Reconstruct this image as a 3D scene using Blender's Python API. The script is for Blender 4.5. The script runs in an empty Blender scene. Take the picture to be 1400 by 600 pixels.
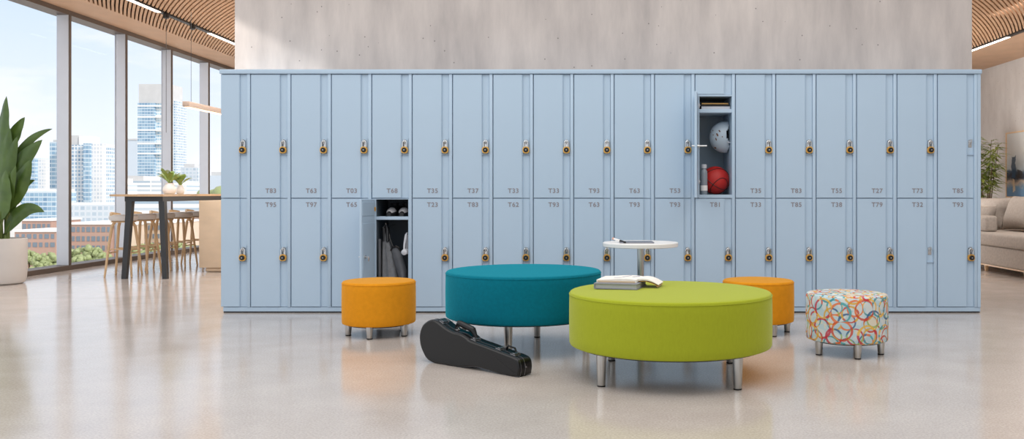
import bpy, bmesh, math, random
from mathutils import Vector, Matrix
random.seed(11)
PI = math.pi
scene = bpy.context.scene
col = scene.collection

# ------------------------------------------------------------------ materials
def new_mat(name):
    m = bpy.data.materials.new(name); m.use_nodes = True
    nt = m.node_tree
    return m, nt, nt.nodes['Principled BSDF']

def lin(c):
    def f(v):
        v /= 255.0
        return v / 12.92 if v <= .04045 else ((v + .055) / 1.055) ** 2.4
    return (f(c[0]), f(c[1]), f(c[2]), 1)

def simple(name, rgb, rough=.5, metal=0, bump=0, bscale=200, var=0, vscale=8, coat=0, emit=0, spec=None, alpha=None, vmap=(1, 1, 1)):
    m, nt, b = new_mat(name)
    c = lin(rgb)
    b.inputs['Base Color'].default_value = c
    b.inputs['Roughness'].default_value = rough
    b.inputs['Metallic'].default_value = metal
    if coat: b.inputs['Coat Weight'].default_value = coat; b.inputs['Coat Roughness'].default_value = .12
    if spec is not None: b.inputs['Specular IOR Level'].default_value = spec
    if emit:
        b.inputs['Emission Color'].default_value = c; b.inputs['Emission Strength'].default_value = emit
    if alpha is not None: b.inputs['Alpha'].default_value = alpha
    if bump or var:
        tc = nt.nodes.new('ShaderNodeTexCoord')
        mp = nt.nodes.new('ShaderNodeMapping'); mp.inputs['Scale'].default_value = vmap
        nt.links.new(tc.outputs['Object'], mp.inputs['Vector'])
    if bump:
        n = nt.nodes.new('ShaderNodeTexNoise'); n.inputs['Scale'].default_value = bscale; n.inputs['Detail'].default_value = 3
        bp = nt.nodes.new('ShaderNodeBump'); bp.inputs['Strength'].default_value = bump; bp.inputs['Distance'].default_value = .002
        nt.links.new(mp.outputs[0], n.inputs['Vector'])
        nt.links.new(n.outputs['Fac'], bp.inputs['Height']); nt.links.new(bp.outputs[0], b.inputs['Normal'])
    if var:
        n2 = nt.nodes.new('ShaderNodeTexNoise'); n2.inputs['Scale'].default_value = vscale; n2.inputs['Detail'].default_value = 5
        r = nt.nodes.new('ShaderNodeValToRGB')
        r.color_ramp.elements[0].position = .3; r.color_ramp.elements[1].position = .7
        r.color_ramp.elements[0].color = tuple(x * (1 - var) for x in c[:3]) + (1,)
        r.color_ramp.elements[1].color = tuple(min(1, x * (1 + var)) for x in c[:3]) + (1,)
        nt.links.new(mp.outputs[0], n2.inputs['Vector'])
        nt.links.new(n2.outputs['Fac'], r.inputs['Fac']); nt.links.new(r.outputs['Color'], b.inputs['Base Color'])
    return m

def N(nt, kind, **kw):
    n = nt.nodes.new(kind)
    for k, v in kw.items(): setattr(n, k, v)
    return n
def math_n(nt, op, a, b=None, c=None):
    n = nt.nodes.new('ShaderNodeMath'); n.operation = op
    for i, v in enumerate((a, b, c)):
        if v is None: continue
        if isinstance(v, (int, float)): n.inputs[i].default_value = v
        else: nt.links.new(v, n.inputs[i])
    return n.outputs[0]
def mix_c(nt, fac, a, b):
    n = nt.nodes.new('ShaderNodeMix'); n.data_type = 'RGBA'
    if isinstance(fac, (int, float)): n.inputs[0].default_value = fac
    else: nt.links.new(fac, n.inputs[0])
    for i, v in ((6, a), (7, b)):
        if isinstance(v, tuple): n.inputs[i].default_value = v
        else: nt.links.new(v, n.inputs[i])
    return n.outputs[2]

M = {}
M['blue'] = simple('locker_blue_enamel', (174, 195, 214), .38, bump=.05, bscale=400, var=.012, vscale=3)
M['liner'] = simple('locker_liner_shade', (142, 160, 174), .55)  # locker blue darkened, shade of the upper interior put into the colour
M['liner_dark'] = simple('locker_liner_deep_shade', (84, 94, 104), .55)  # darker again, deeper shade of the lower interior put into the colour
M['steel'] = simple('brushed_steel', (188, 187, 184), .3, 1, var=.12, vscale=30, vmap=(6, 6, .3))
M['chrome'] = simple('chrome', (205, 205, 205), .18, 1)
M['brass'] = simple('brass', (222, 170, 84), .32, .6)
M['black'] = simple('black_plastic', (18, 18, 19), .4)
M['blackmetal'] = simple('black_metal', (34, 33, 33), .45)
M['ink'] = simple('number_ink', (138, 133, 138), .6)
M['orange'] = simple('orange_felt', (218, 142, 26), .9, bump=.35, bscale=350, var=.05, vscale=40, spec=.15)
M['teal'] = simple('teal_felt', (0, 108, 126), .9, bump=.35, bscale=350, var=.07, vscale=60, spec=.15)
M['green'] = simple('lime_fabric', (158, 166, 40), .9, bump=.4, bscale=300, var=.035, vscale=60, spec=.15, vmap=(1.6, 1.6, .6))
for k_ in ('orange', 'teal', 'green'):
    b_ = M[k_].node_tree.nodes['Principled BSDF']
    b_.inputs['Sheen Weight'].default_value = .38; b_.inputs['Sheen Roughness'].default_value = .35
    b_.inputs['Sheen Tint'].default_value = {'orange': (1, .72, .25, 1), 'teal': (.05, .85, 1, 1), 'green': (.95, 1, .5, 1)}[k_]
M['white'] = simple('white_laminate', (236, 233, 230), .35)
M['paper'] = simple('paper', (236, 230, 222), .8, var=.03, vscale=40)
M['papertan'] = simple('page_edges', (214, 190, 158), .8, var=.1, vscale=200, vmap=(.1, .1, 4))
M['bookgrey'] = simple('grey_book_cloth', (134, 136, 146), .6, var=.05, vscale=60)
M['case'] = simple('black_case_shell', (11, 11, 12), .3, bump=.08, bscale=500, spec=.42)
M['casetrim'] = simple('case_trim', (112, 112, 116), .25, .8)
M['pot'] = simple('planter_glaze', (206, 200, 195), .6, var=.03, vscale=6)
M['soil'] = simple('soil', (60, 46, 36), .95)
M['stem'] = simple('plant_stem', (92, 108, 50), .6)
M['bark'] = simple('bark', (98, 78, 58), .85, var=.2, vscale=20)
M['ash'] = simple('pale_ash_wood', (226, 192, 150), .45, var=.1, vscale=14, vmap=(4, 4, .5))
M['tabletop'] = simple('oak_tabletop', (206, 172, 134), .4, var=.1, vscale=12, vmap=(6, .5, 1))
M['plywood'] = simple('plywood_panel', (226, 202, 174), .45, var=.09, vscale=3, vmap=(1, 1, 2.2))
M['darkmetal'] = simple('charcoal_steel', (52, 54, 57), .45, var=.05)
M['seatgrey'] = simple('seat_leather', (234, 229, 225), .6)
M['vase'] = simple('white_ceramic', (244, 243, 242), .45)
M['mullion'] = simple('mullion_aluminium', (212, 217, 226), .5, var=.02)
M['bronze'] = simple('dark_bronze_frame', (92, 80, 72), .45)
M['sofa'] = simple('sofa_weave', (180, 170, 161), .95, bump=.5, bscale=220, var=.1, vscale=40, spec=.15)
M['sofapillow'] = simple('pillow_weave', (168, 158, 149), .95, bump=.5, bscale=220, var=.08, vscale=40, spec=.15)
M['sofawhite'] = simple('pillow_piping', (205, 194, 182), .9)
M['ceilboard'] = simple('ceiling_board', (196, 160, 130), .6, var=.07, vscale=5, vmap=(1, .6, 1))
M['slat'] = simple('ceiling_slat', (196, 158, 124), .6, var=.06, vscale=3)
M['void'] = simple('ceiling_void', (104, 80, 62), .9)
M['lamp'] = simple('lamp_diffuser', (255, 250, 240), .5, emit=2.2)
M['warmlamp'] = simple('warm_diffuser', (255, 226, 190), .5, emit=1.6)
M['helmet'] = simple('helmet_shell', (176, 190, 202), .35)
M['rust'] = simple('helmet_vent', (112, 72, 44), .7)
M['ball'] = simple('basketball_rubber', (180, 30, 24), .5, bump=.4, bscale=600)
M['shoe'] = simple('shoe_black', (30, 30, 33), .4)
M['shoetoe'] = simple('shoe_silver', (190, 188, 190), .3)
M['coat'] = simple('charcoal_wool', (116, 118, 122), .95, bump=.4, bscale=300, var=.14, vscale=30)
M['bag'] = simple('grey_bag_cloth', (92, 94, 99), .85, var=.12, vscale=20)
M['gold'] = simple('gold_book', (196, 150, 80), .5)
M['bottle'] = simple('smoke_bottle', (136, 144, 152), .25)
M['headphone'] = simple('pale_grey_plastic', (196, 198, 204), .4)
M['pink'] = simple('pen_tip', (206, 158, 140), .5)
M['tablet'] = simple('tablet_glass', (74, 74, 80), .22)
M['bluepen'] = simple('print_blue', (74, 98, 156), .7)

def leaf_mat(name, a, b):
    m, nt, p = new_mat(name)
    tc = N(nt, 'ShaderNodeTexCoord'); n = N(nt, 'ShaderNodeTexNoise'); n.inputs['Scale'].default_value = 7
    nt.links.new(tc.outputs['Object'], n.inputs['Vector'])
    nt.links.new(mix_c(nt, n.outputs['Fac'], lin(a), lin(b)), p.inputs['Base Color'])
    p.inputs['Roughness'].default_value = .42
    p.inputs['Transmission Weight'].default_value = 0
    return m
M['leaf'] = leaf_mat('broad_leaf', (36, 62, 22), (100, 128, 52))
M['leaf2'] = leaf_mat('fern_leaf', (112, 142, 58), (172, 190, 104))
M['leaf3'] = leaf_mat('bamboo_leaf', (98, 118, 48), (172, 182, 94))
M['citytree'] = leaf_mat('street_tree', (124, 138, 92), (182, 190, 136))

def concrete(name, base, dark, rough, streak, pits=True):
    m, nt, p = new_mat(name)
    tc = N(nt, 'ShaderNodeTexCoord')
    mp = N(nt, 'ShaderNodeMapping'); mp.inputs['Scale'].default_value = streak
    nt.links.new(tc.outputs['Object'], mp.inputs['Vector'])
    a = N(nt, 'ShaderNodeTexNoise'); a.inputs['Scale'].default_value = 3; a.inputs['Detail'].default_value = 8; a.inputs['Roughness'].default_value = .62
    nt.links.new(mp.outputs[0], a.inputs['Vector'])
    b = N(nt, 'ShaderNodeTexNoise'); b.inputs['Scale'].default_value = .9; b.inputs['Detail'].default_value = 4
    nt.links.new(tc.outputs['Object'], b.inputs['Vector'])
    f = math_n(nt, 'ADD', math_n(nt, 'MULTIPLY', a.outputs['Fac'], .65), math_n(nt, 'MULTIPLY', b.outputs['Fac'], .35))
    r = N(nt, 'ShaderNodeValToRGB'); r.color_ramp.elements[0].position = .34; r.color_ramp.elements[1].position = .64
    r.color_ramp.elements[0].color = lin(dark); r.color_ramp.elements[1].color = lin(base)
    nt.links.new(f, r.inputs['Fac'])
    c = r.outputs['Color']
    if pits:
        v = N(nt, 'ShaderNodeTexVoronoi'); v.inputs['Scale'].default_value = 13
        nt.links.new(tc.outputs['Object'], v.inputs['Vector'])
        hit = math_n(nt, 'LESS_THAN', v.outputs['Distance'], .075)
        sel = N(nt, 'ShaderNodeSeparateColor'); nt.links.new(v.outputs['Color'], sel.inputs[0])
        hit = math_n(nt, 'MULTIPLY', hit, math_n(nt, 'GREATER_THAN', sel.outputs[0], .3))
        c = mix_c(nt, math_n(nt, 'MULTIPLY', hit, .75), c, lin((112, 104, 100)))
    nt.links.new(c, p.inputs['Base Color'])
    p.inputs['Roughness'].default_value = rough
    return m, nt, p, f
M['concrete'] = concrete('board_concrete', (210, 199, 192), (172, 163, 159), .8, (1.6, 1.6, .35))[0]
M['concrete2'] = concrete('plaster_concrete', (208, 204, 200), (186, 180, 176), .85, (1.2, 1.2, .5))[0]
fm, fnt, fp, ff = concrete('polished_concrete', (212, 201, 193), (198, 186, 177), .2, (1, 1, 1), False)
rr = N(fnt, 'ShaderNodeMapRange'); rr.inputs['From Min'].default_value = .35; rr.inputs['From Max'].default_value = .65; rr.inputs['To Min'].default_value = .11; rr.inputs['To Max'].default_value = .17
fnt.links.new(ff, rr.inputs['Value']); fnt.links.new(rr.outputs[0], fp.inputs['Roughness'])
sp = N(fnt, 'ShaderNodeTexNoise'); sp.inputs['Scale'].default_value = 110; sp.inputs['Detail'].default_value = 2
ftc = N(fnt, 'ShaderNodeTexCoord'); fnt.links.new(ftc.outputs['Object'], sp.inputs['Vector'])
base_link = fp.inputs['Base Color'].links[0].from_socket
sr = N(fnt, 'ShaderNodeMapRange'); sr.inputs['From Min'].default_value = .3; sr.inputs['From Max'].default_value = .7
sr.inputs['To Min'].default_value = .42; sr.inputs['To Max'].default_value = 0
fnt.links.new(sp.outputs['Fac'], sr.inputs['Value'])
fnt.links.new(mix_c(fnt, sr.outputs[0], base_link, lin((140, 132, 126))), fp.inputs['Base Color'])
fp.inputs['Specular IOR Level'].default_value = .58
M['floor'] = fm

# ring-printed ottoman cloth
def ring_cloth():
    m, nt, p = new_mat('ring_print_cloth')
    uv = N(nt, 'ShaderNodeUVMap')
    bn = N(nt, 'ShaderNodeTexNoise'); bn.inputs['Scale'].default_value = 9
    nt.links.new(uv.outputs[0], bn.inputs['Vector'])
    r0 = N(nt, 'ShaderNodeValToRGB'); r0.color_ramp.interpolation = 'CONSTANT'
    els = r0.color_ramp.elements
    els[0].color = lin((180, 202, 208)); els[0].position = 0
    els[1].color = lin((206, 212, 210)); els[1].position = .44
    e = els.new(.52); e.color = lin((186, 206, 212)); e = els.new(.62); e.color = lin((218, 210, 190))
    nt.links.new(bn.outputs['Fac'], r0.inputs['Fac'])
    c = r0.outputs['Color']
    cols = [(196, 66, 38), (214, 164, 50), (70, 160, 164), (222, 110, 40), (52, 96, 140), (150, 178, 96), (190, 40, 60), (228, 180, 70), (60, 140, 150)]
    for i, (sc_, off, rad, wid) in enumerate(((9.5, (.31, .57, 0), .40, .038), (8.6, (.77, .13, 0), .37, .036), (8.0, (.1, .88, 0), .42, .04))):
        mp = N(nt, 'ShaderNodeMapping'); mp.inputs['Location'].default_value = off
        nt.links.new(uv.outputs[0], mp.inputs['Vector'])
        v = N(nt, 'ShaderNodeTexVoronoi'); v.voronoi_dimensions = '2D'; v.inputs['Scale'].default_value = sc_; v.inputs['Randomness'].default_value = .45
        nt.links.new(mp.outputs[0], v.inputs['Vector'])
        d = math_n(nt, 'ABSOLUTE', math_n(nt, 'SUBTRACT', v.outputs['Distance'], rad))
        wn = N(nt, 'ShaderNodeTexNoise'); wn.inputs['Scale'].default_value = 22; nt.links.new(mp.outputs[0], wn.inputs['Vector'])
        hit = math_n(nt, 'LESS_THAN', d, math_n(nt, 'MULTIPLY', wn.outputs['Fac'], wid * 2.4))
        sel = N(nt, 'ShaderNodeSeparateColor'); nt.links.new(v.outputs['Color'], sel.inputs[0])
        r = N(nt, 'ShaderNodeValToRGB'); r.color_ramp.interpolation = 'CONSTANT'
        e = r.color_ramp.elements; e[0].color = lin(cols[0]); e[1].position = 1 / 9; e[1].color = lin(cols[1])
        for j in range(2, 9):
            q = e.new(j / 9); q.color = lin(cols[(j + i * 2) % 9])
        # ring colour wanders along the ring like a brush stroke
        wob = math_n(nt, 'FRACT', math_n(nt, 'ADD', sel.outputs[0], math_n(nt, 'MULTIPLY', bn.outputs['Fac'], .9)))
        nt.links.new(wob, r.inputs['Fac'])
        c = mix_c(nt, math_n(nt, 'MULTIPLY', hit, .88), c, r.outputs['Color'])
    nt.links.new(c, p.inputs['Base Color']); p.inputs['Roughness'].default_value = .85
    return m
M['rings'] = ring_cloth()

def glass(name, tint, gloss):
    m = bpy.data.materials.new(name); m.use_nodes = True; nt = m.node_tree; nt.nodes.clear()
    o = N(nt, 'ShaderNodeOutputMaterial'); t = N(nt, 'ShaderNodeBsdfTransparent'); t.inputs[0].default_value = tint
    g = N(nt, 'ShaderNodeBsdfGlossy'); g.inputs['Roughness'].default_value = .02
    mx = N(nt, 'ShaderNodeMixShader'); mx.inputs[0].default_value = gloss
    nt.links.new(t.outputs[0], mx.inputs[1]); nt.links.new(g.outputs[0], mx.inputs[2]); nt.links.new(mx.outputs[0], o.inputs[0])
    return m
M['glass'] = glass('window_glass', (.985, .99, 1, 1), .012)

# facades: windows, spandrels and floor bands as a pattern of the wall itself
def facade(name, wall, glass_a, glass_b, floor_h, bay, wfrac, hfrac, rough=.5):
    m, nt, p = new_mat(name)
    tc = N(nt, 'ShaderNodeTexCoord'); s = N(nt, 'ShaderNodeSeparateXYZ'); nt.links.new(tc.outputs['Object'], s.inputs[0])
    h = math_n(nt, 'ADD', s.outputs[0], s.outputs[1])
    fx = math_n(nt, 'FRACT', math_n(nt, 'ADD', math_n(nt, 'DIVIDE', h, bay), 500))
    fz = math_n(nt, 'FRACT', math_n(nt, 'ADD', math_n(nt, 'DIVIDE', s.outputs[2], floor_h), 500))
    win = math_n(nt, 'MULTIPLY', math_n(nt, 'LESS_THAN', fx, wfrac), math_n(nt, 'LESS_THAN', fz, hfrac))
    cell = N(nt, 'ShaderNodeCombineXYZ')
    nt.links.new(math_n(nt, 'FLOOR', math_n(nt, 'DIVIDE', h, bay)), cell.inputs[0])
    nt.links.new(math_n(nt, 'FLOOR', math_n(nt, 'DIVIDE', s.outputs[2], floor_h)), cell.inputs[1])
    wn = N(nt, 'ShaderNodeTexWhiteNoise'); nt.links.new(cell.outputs[0], wn.inputs['Vector'])
    gcol = mix_c(nt, wn.outputs['Value'], lin(glass_a), lin(glass_b))
    nt.links.new(mix_c(nt, win, lin(wall), gcol), p.inputs['Base Color'])
    p.inputs['Roughness'].default_value = rough
    return m

# ------------------------------------------------------------------ mesh helpers
wloc = {}
class MB:
    def __init__(s): s.bm = bmesh.new(); s.uv = None
    def box(s, x0, x1, y0, y1, z0, z1, bevel=0, seg=2, mat=None):
        r = bmesh.ops.create_cube(s.bm, size=1)
        v = r['verts']
        bmesh.ops.scale(s.bm, vec=(x1 - x0, y1 - y0, z1 - z0), verts=v)
        bmesh.ops.translate(s.bm, vec=((x0 + x1) / 2, (y0 + y1) / 2, (z0 + z1) / 2), verts=v)
        if bevel:
            e = list({e for w in v for e in w.link_edges})
            q = bmesh.ops.bevel(s.bm, geom=e, offset=bevel, segments=seg, affect='EDGES', profile=.5)
            v = list({w for f in q['faces'] for w in f.verts} | {w for w in v if w.is_valid})
        if mat is not None: bmesh.ops.transform(s.bm, matrix=mat, verts=v)
        return v
    def lathe(s, prof, cx=0, cy=0, n=48, mat=None, cap=True):
        rings = []
        for r, z in prof:
            if r < 1e-6: rings.append([s.bm.verts.new((cx, cy, z))])
            else: rings.append([s.bm.verts.new((cx + r * math.cos(2 * PI * i / n), cy + r * math.sin(2 * PI * i / n), z)) for i in range(n)])
        for a, b in zip(rings, rings[1:]):
            for i in range(n):
                j = (i + 1) % n
                if len(a) == 1 and len(b) == 1: continue
                if len(a) == 1: s.bm.faces.new((a[0], b[j], b[i]))
                elif len(b) == 1: s.bm.faces.new((a[i], a[j], b[0]))
                else: s.bm.faces.new((a[i], a[j], b[j], b[i]))
        if cap:
            for ring, rev in ((rings[0], True), (rings[-1], False)):
                if len(ring) > 2: s.bm.faces.new(ring[::-1] if rev else ring)
        v = [w for r in rings for w in r]
        if mat is not None: bmesh.ops.transform(s.bm, matrix=mat, verts=v)
        return v
    def tube(s, pts, rad, n=10, cap=True):
        pts = [Vector(p) for p in pts]
        rads = rad if isinstance(rad, (list, tuple)) else [rad] * len(pts)
        rings = []; up = None
        for i, p in enumerate(pts):
            t = (pts[min(i + 1, len(pts) - 1)] - pts[max(i - 1, 0)]).normalized()
            if up is None:
                up = t.orthogonal().normalized()
            else:
                up = (up - t * up.dot(t)).normalized()
            w = t.cross(up)
            rings.append([s.bm.verts.new(p + (up * math.cos(2 * PI * k / n) + w * math.sin(2 * PI * k / n)) * rads[i]) for k in range(n)])
        for a, b in zip(rings, rings[1:]):
            for k in range(n): s.bm.faces.new((a[k], a[(k + 1) % n], b[(k + 1) % n], b[k]))
        if cap:
            s.bm.faces.new(rings[0][::-1]); s.bm.faces.new(rings[-1])
        return [v for r in rings for v in r]
    def prism(s, poly, z0, z1, mat=None):
        a = [s.bm.verts.new((x, y, z0)) for x, y in poly]; b = [s.bm.verts.new((x, y, z1)) for x, y in poly]
        n = len(poly)
        s.bm.faces.new(a[::-1]); s.bm.faces.new(b)
        for i in range(n): s.bm.faces.new((a[i], a[(i + 1) % n], b[(i + 1) % n], b[i]))
        v = a + b
        if mat is not None: bmesh.ops.transform(s.bm, matrix=mat, verts=v)
        return v
    def pillow(s, w, h, t, mat, n=14, p=3.2):
        # square cushion: two bulged faces meeting at a seam, corners drawn out
        g = {}
        for side in (1, -1):
            for i in range(n + 1):
                for j in range(n + 1):
                    a = 2 * i / n - 1; b = 2 * j / n - 1
                    k = max(0, (1 - abs(a) ** p) * (1 - abs(b) ** p)) ** .5
                    pin = 1 - .10 * (1 - abs(a * b)) * (max(abs(a), abs(b)) ** 4)
                    edge = i in (0, n) or j in (0, n)
                    key = (0 if edge else side, i, j)
                    if key not in g: g[key] = s.bm.verts.new((a * w / 2 * pin, side * k * t / 2, b * h / 2 * pin))
        for side in (1, -1):
            for i in range(n):
                for j in range(n):
                    q = []
                    for (x, y) in ((i, j), (i + 1, j), (i + 1, j + 1), (i, j + 1)):
                        edge = x in (0, n) or y in (0, n)
                        q.append(g[(0 if edge else side, x, y)])
                    s.bm.faces.new(q if side == -1 else q[::-1])
        v = list(g.values()); bmesh.ops.transform(s.bm, matrix=mat, verts=v)
        return v
    def build(s, name, mat, parent=None, smooth=True, local=False, angle=35, recalc=True):
        if recalc: bmesh.ops.recalc_face_normals(s.bm, faces=s.bm.faces)
        if parent is not None and not local:
            bmesh.ops.translate(s.bm, vec=-wloc[parent.name], verts=s.bm.verts)
        me = bpy.data.meshes.new(name)
        if smooth:
            for f in s.bm.faces: f.smooth = len(f.verts) < 13
            ca = math.radians(angle)
            for e in s.bm.edges:
                if len(e.link_faces) == 2 and e.calc_face_angle(0) > ca: e.smooth = False
        s.bm.to_mesh(me); s.bm.free()
        for m_ in (mat if isinstance(mat, (list, tuple)) else [mat]): me.materials.append(m_)
        o = bpy.data.objects.new(name, me); col.objects.link(o)
        if parent is not None:
            o.parent = parent; wloc[o.name] = wloc[parent.name].copy()
        else: wloc[o.name] = Vector((0, 0, 0))
        return o

def tag(o, label, cat, group=None):
    o['label'] = label; o['category'] = cat
    if group: o['group'] = group
    return o
def thing(name, label, cat, loc=(0, 0, 0), rz=0, group=None):
    o = bpy.data.objects.new(name, None); col.objects.link(o); o.empty_display_size = .1
    o.location = loc; o.rotation_euler = (0, 0, rz); wloc[o.name] = Vector(loc)
    return tag(o, label, cat, group)
def struct(mb, name, mat, label, cat, parent=None, **kw):
    o = mb.build(name, mat, parent, **kw)
    if parent is None: o['kind'] = 'structure'; tag(o, label, cat)
    return o
def children_of(o): return [c for c in bpy.data.objects if c.parent == o]
def copy_tree(o, parent=None, kids=None):
    c = o.copy(); col.objects.link(c); c.parent = parent
    for k in children_of(o): copy_tree(k, c)
    return c
def T(x, y, z): return Matrix.Translation((x, y, z))
def R(a, ax): return Matrix.Rotation(a, 4, ax)

# ------------------------------------------------------------------ camera
F = 1200.0; CZ = .91
cd = bpy.data.cameras.new('camera'); cam = bpy.data.objects.new('camera', cd); col.objects.link(cam)
cam.location = (0, 0, CZ); cam.rotation_euler = (PI / 2, 0, 0)
cd.sensor_fit = 'HORIZONTAL'; cd.sensor_width = 36; cd.lens = 36 * F / 1400
cd.shift_x = (700 - 803) / 1400; cd.shift_y = (263 - 300) / 1400
cd.clip_end = 3000
scene.camera = cam

# ------------------------------------------------------------------ room shell
CEIL = 3.05; WX = -6.19; RX = 6.9; YB = 17.0
mb = MB(); mb.box(WX - .12, RX + .15, -10, YB, -.2, 0)
struct(mb, 'floor', M['floor'], 'glossy pale polished concrete floor of the whole room', 'floor', smooth=False)
mb = MB(); mb.box(-2.86, 3.12, 7.12, 9.6, 0, 3.6)
struct(mb, 'wall_back', M['concrete'], 'pale board-marked concrete wall rising behind the row of lockers', 'wall', smooth=False)
mb = MB(); mb.box(RX, RX + .15, -10.0, YB, 0, 10.5)  # unseen near stretch and extra height added to keep the sun out
struct(mb, 'wall_right', M['concrete2'], 'pale plastered concrete wall behind the sofa and artwork', 'wall', smooth=False)
mb = MB(); mb.box(WX - .12, RX + .15, YB, YB + .15, 0, CEIL)
struct(mb, 'wall_far', M['concrete2'], 'pale concrete wall closing the far end of the room', 'wall', smooth=False)
# ceiling: dark void slab, plain wood bands at both sides, curved slats below it
ce = MB(); ce.box(WX - .12, RX + .15, 7.13, YB, CEIL + .1, CEIL + .3)
ceil = struct(ce, 'ceiling', M['void'], 'wood slatted ceiling with plain board bands along both side walls', 'ceiling', smooth=False)
mb = MB(); mb.box(WX - .1, -5.6, 7.13, YB, CEIL, CEIL + .1); mb.box(5.76, RX, 7.13, YB, CEIL, CEIL + .1)
mb.build('board_band', M['ceilboard'], ceil, smooth=False)
def gcurve(t): return -1.917 * t + .206 * t * t if t < 4 else -1.917 * 4 + .206 * 16
sl = MB()
pitch = .09
for side, xo, xi in ((-1, 5.6, 2.9), (1, 5.74, 3.1)):
    for k in range(int((YB + 6 - 7.3) / pitch)):
        y0 = 7.3 + k * pitch
        prev = None; nseg = 14
        for i in range(nseg + 1):
            t = (xo - xi) * i / nseg
            x = side * (xo - t); y = y0 + gcurve(t)
            if y < 7.15 or y > YB - .05: prev = None; continue
            hw = .028
            # vertical board on edge, thickness measured along the room's depth
            q = [sl.bm.verts.new((x, y + a, z)) for a, z in ((-hw, CEIL), (hw, CEIL), (hw, CEIL + .07), (-hw, CEIL + .07))]
            if prev:
                for a in range(4): sl.bm.faces.new((prev[a], prev[(a + 1) % 4], q[(a + 1) % 4], q[a]))
            prev = q
sl.build('slat', M['slat'], ceil)['kind'] = 'stuff'
# windows: one bay each, pane + mullion + head + sill
ys = [7.77 + 1.265 * i for i in range(8)]
for i in range(7):
    y0, y1 = ys[i], ys[i + 1]
    p = MB(); p.box(WX - .03, WX - .02, y0, y1, .055, 2.995)
    w = struct(p, 'window_%d' % (i + 1), M['glass'], 'tall glass bay of the window wall, %s from the near end' % ['first', 'second', 'third', 'fourth', 'fifth', 'sixth', 'seventh'][i], 'window', smooth=False)
    b = MB(); b.box(WX - .04, WX + .10, y1, y1 + .045, .055, 2.995, .003, 1)
    fr = b.build('mullion', M['mullion'], w)
    b = MB(); b.box(WX + .10, WX + .112, y1 + .004, y1 + .041, .055, 2.995)
    b.build('mullion_cap', M['bronze'], fr, smooth=False)
b = MB(); b.box(WX - .1, WX + .1, ys[0], YB, 2.995, CEIL)
struct(b, 'trim_1', M['bronze'], 'dark bronze head rail above the tall windows', 'trim', smooth=False)
b = MB(); b.box(WX - .1, WX + .12, ys[0], YB, 0, .055, .004, 1)
struct(b, 'baseboard_left', M['bronze'], 'dark bronze sill rail along the foot of the windows', 'baseboard', smooth=False)

# linear ceiling lights
def strip(x, segs, label):
    t = thing('linear_ceiling_light', label, 'ceiling light', (x, segs[0][0], CEIL - .03), 0, 'linear ceiling lights')
    b = MB(); b.box(x - .03, x + .03, segs[0][0], segs[-1][1], CEIL - .022, CEIL + .05)
    b.build('housing', M['blackmetal'], t, smooth=False)
    for (a, c, lit) in segs:
        if lit:
            b = MB(); b.box(x - .026, x + .026, a, c, CEIL - .03, CEIL - .022); b.build('diffuser', M['lamp'], t, smooth=False)
    return t
sL = strip(-5.03, [(8.2, 10.3, 1), (10.3, 11.67, 0), (11.67, 14.2, 1)], 'thin linear ceiling light above the bar table near the windows')
for yy in (10.42, 11.12):
    b = MB(); b.lathe([(.03, CEIL - .075), (.034, CEIL - .07), (.034, CEIL - .02), (.012, CEIL - .01)], -5.0, yy, 16); b.build('mount', M['blackmetal'], sL)
strip(5.74, [(10.2, 11.96, 0), (11.96, 14.6, 1)], 'thin linear ceiling light above the grey sofa')

# ------------------------------------------------------------------ lockers
LY = 6.63; S = 1200 / LY
def px(x): return (x - 803) / S
def pz(y): return CZ - (y - 263) / S
Z0 = .043; ZM = .8655; ZT = 1.805; ZC = 1.838
ORD = ['first', 'second', 'third', 'fourth', 'fifth', 'sixth', 'seventh', 'eighth', 'ninth', 'tenth', 'eleventh', 'twelfth', 'thirteenth', 'fourteenth', 'fifteenth', 'sixteenth', 'seventeenth', 'eighteenth', 'nineteenth']
UP = [None, 'T83', 'T63', 'T03', 'T68', 'T35', 'T37', 'T33', 'T33', 'T93', 'T63', 'T53', None, 'T35', 'T83', 'T55', 'T27', 'T73', 'T85']
LO = [None, 'T95', 'T97', 'T65', None, 'T23', 'T83', 'T62', 'T93', 'T63', 'T93', 'T93', 'T81', 'T33', 'T85', 'T38', 'T79', 'T32', 'T93']
text_cache = {}
def text_mesh(s):
    if s not in text_cache:
        cu = bpy.data.curves.new('number', 'FONT'); cu.body = s; cu.size = .048; cu.extrude = .0006; cu.offset = .0009; cu.align_x = 'CENTER'; cu.space_character = 1.12
        o = bpy.data.objects.new('number', cu); col.objects.link(o)
        bpy.context.view_layer.update()
        me = bpy.data.meshes.new_from_object(o.evaluated_get(bpy.context.evaluated_depsgraph_get()))
        bpy.data.objects.remove(o); bpy.data.curves.remove(cu)
        me.materials.clear(); me.materials.append(M['ink']); me.name = 'number'
        text_cache[s] = me
    return text_cache[s]
def add_number(s, x, z, parent):
    o = bpy.data.objects.new('number', text_mesh(s)); col.objects.link(o); o.parent = parent
    o.location = Vector((x, LY - .0012, z)) - wloc[parent.name]; o.rotation_euler = (PI / 2, 0, 0)
    o['label'] = 'number %s in grey figures' % s
    return o
def door_mesh(x0, W, z0, z1):
    pe = x0 + W - .0795; ce_ = x0 + W - .0265; th = .02
    xl = x0 + .0055
    poly = [(xl, LY), (pe - .002, LY), (pe, LY + .0015), (pe + .0015, LY + .012), (ce_ - .002, LY + .012), (ce_, LY + .0115), (ce_, LY + th), (xl, LY + th)]
    b = MB(); b.prism(poly, z0, z1)
    ed = [e for e in b.bm.edges if e.is_valid and all(v.co.y < LY + .0005 for v in e.verts)]
    bmesh.ops.bevel(b.bm, geom=ed, offset=.003, segments=2, affect='EDGES')
    return b
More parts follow.
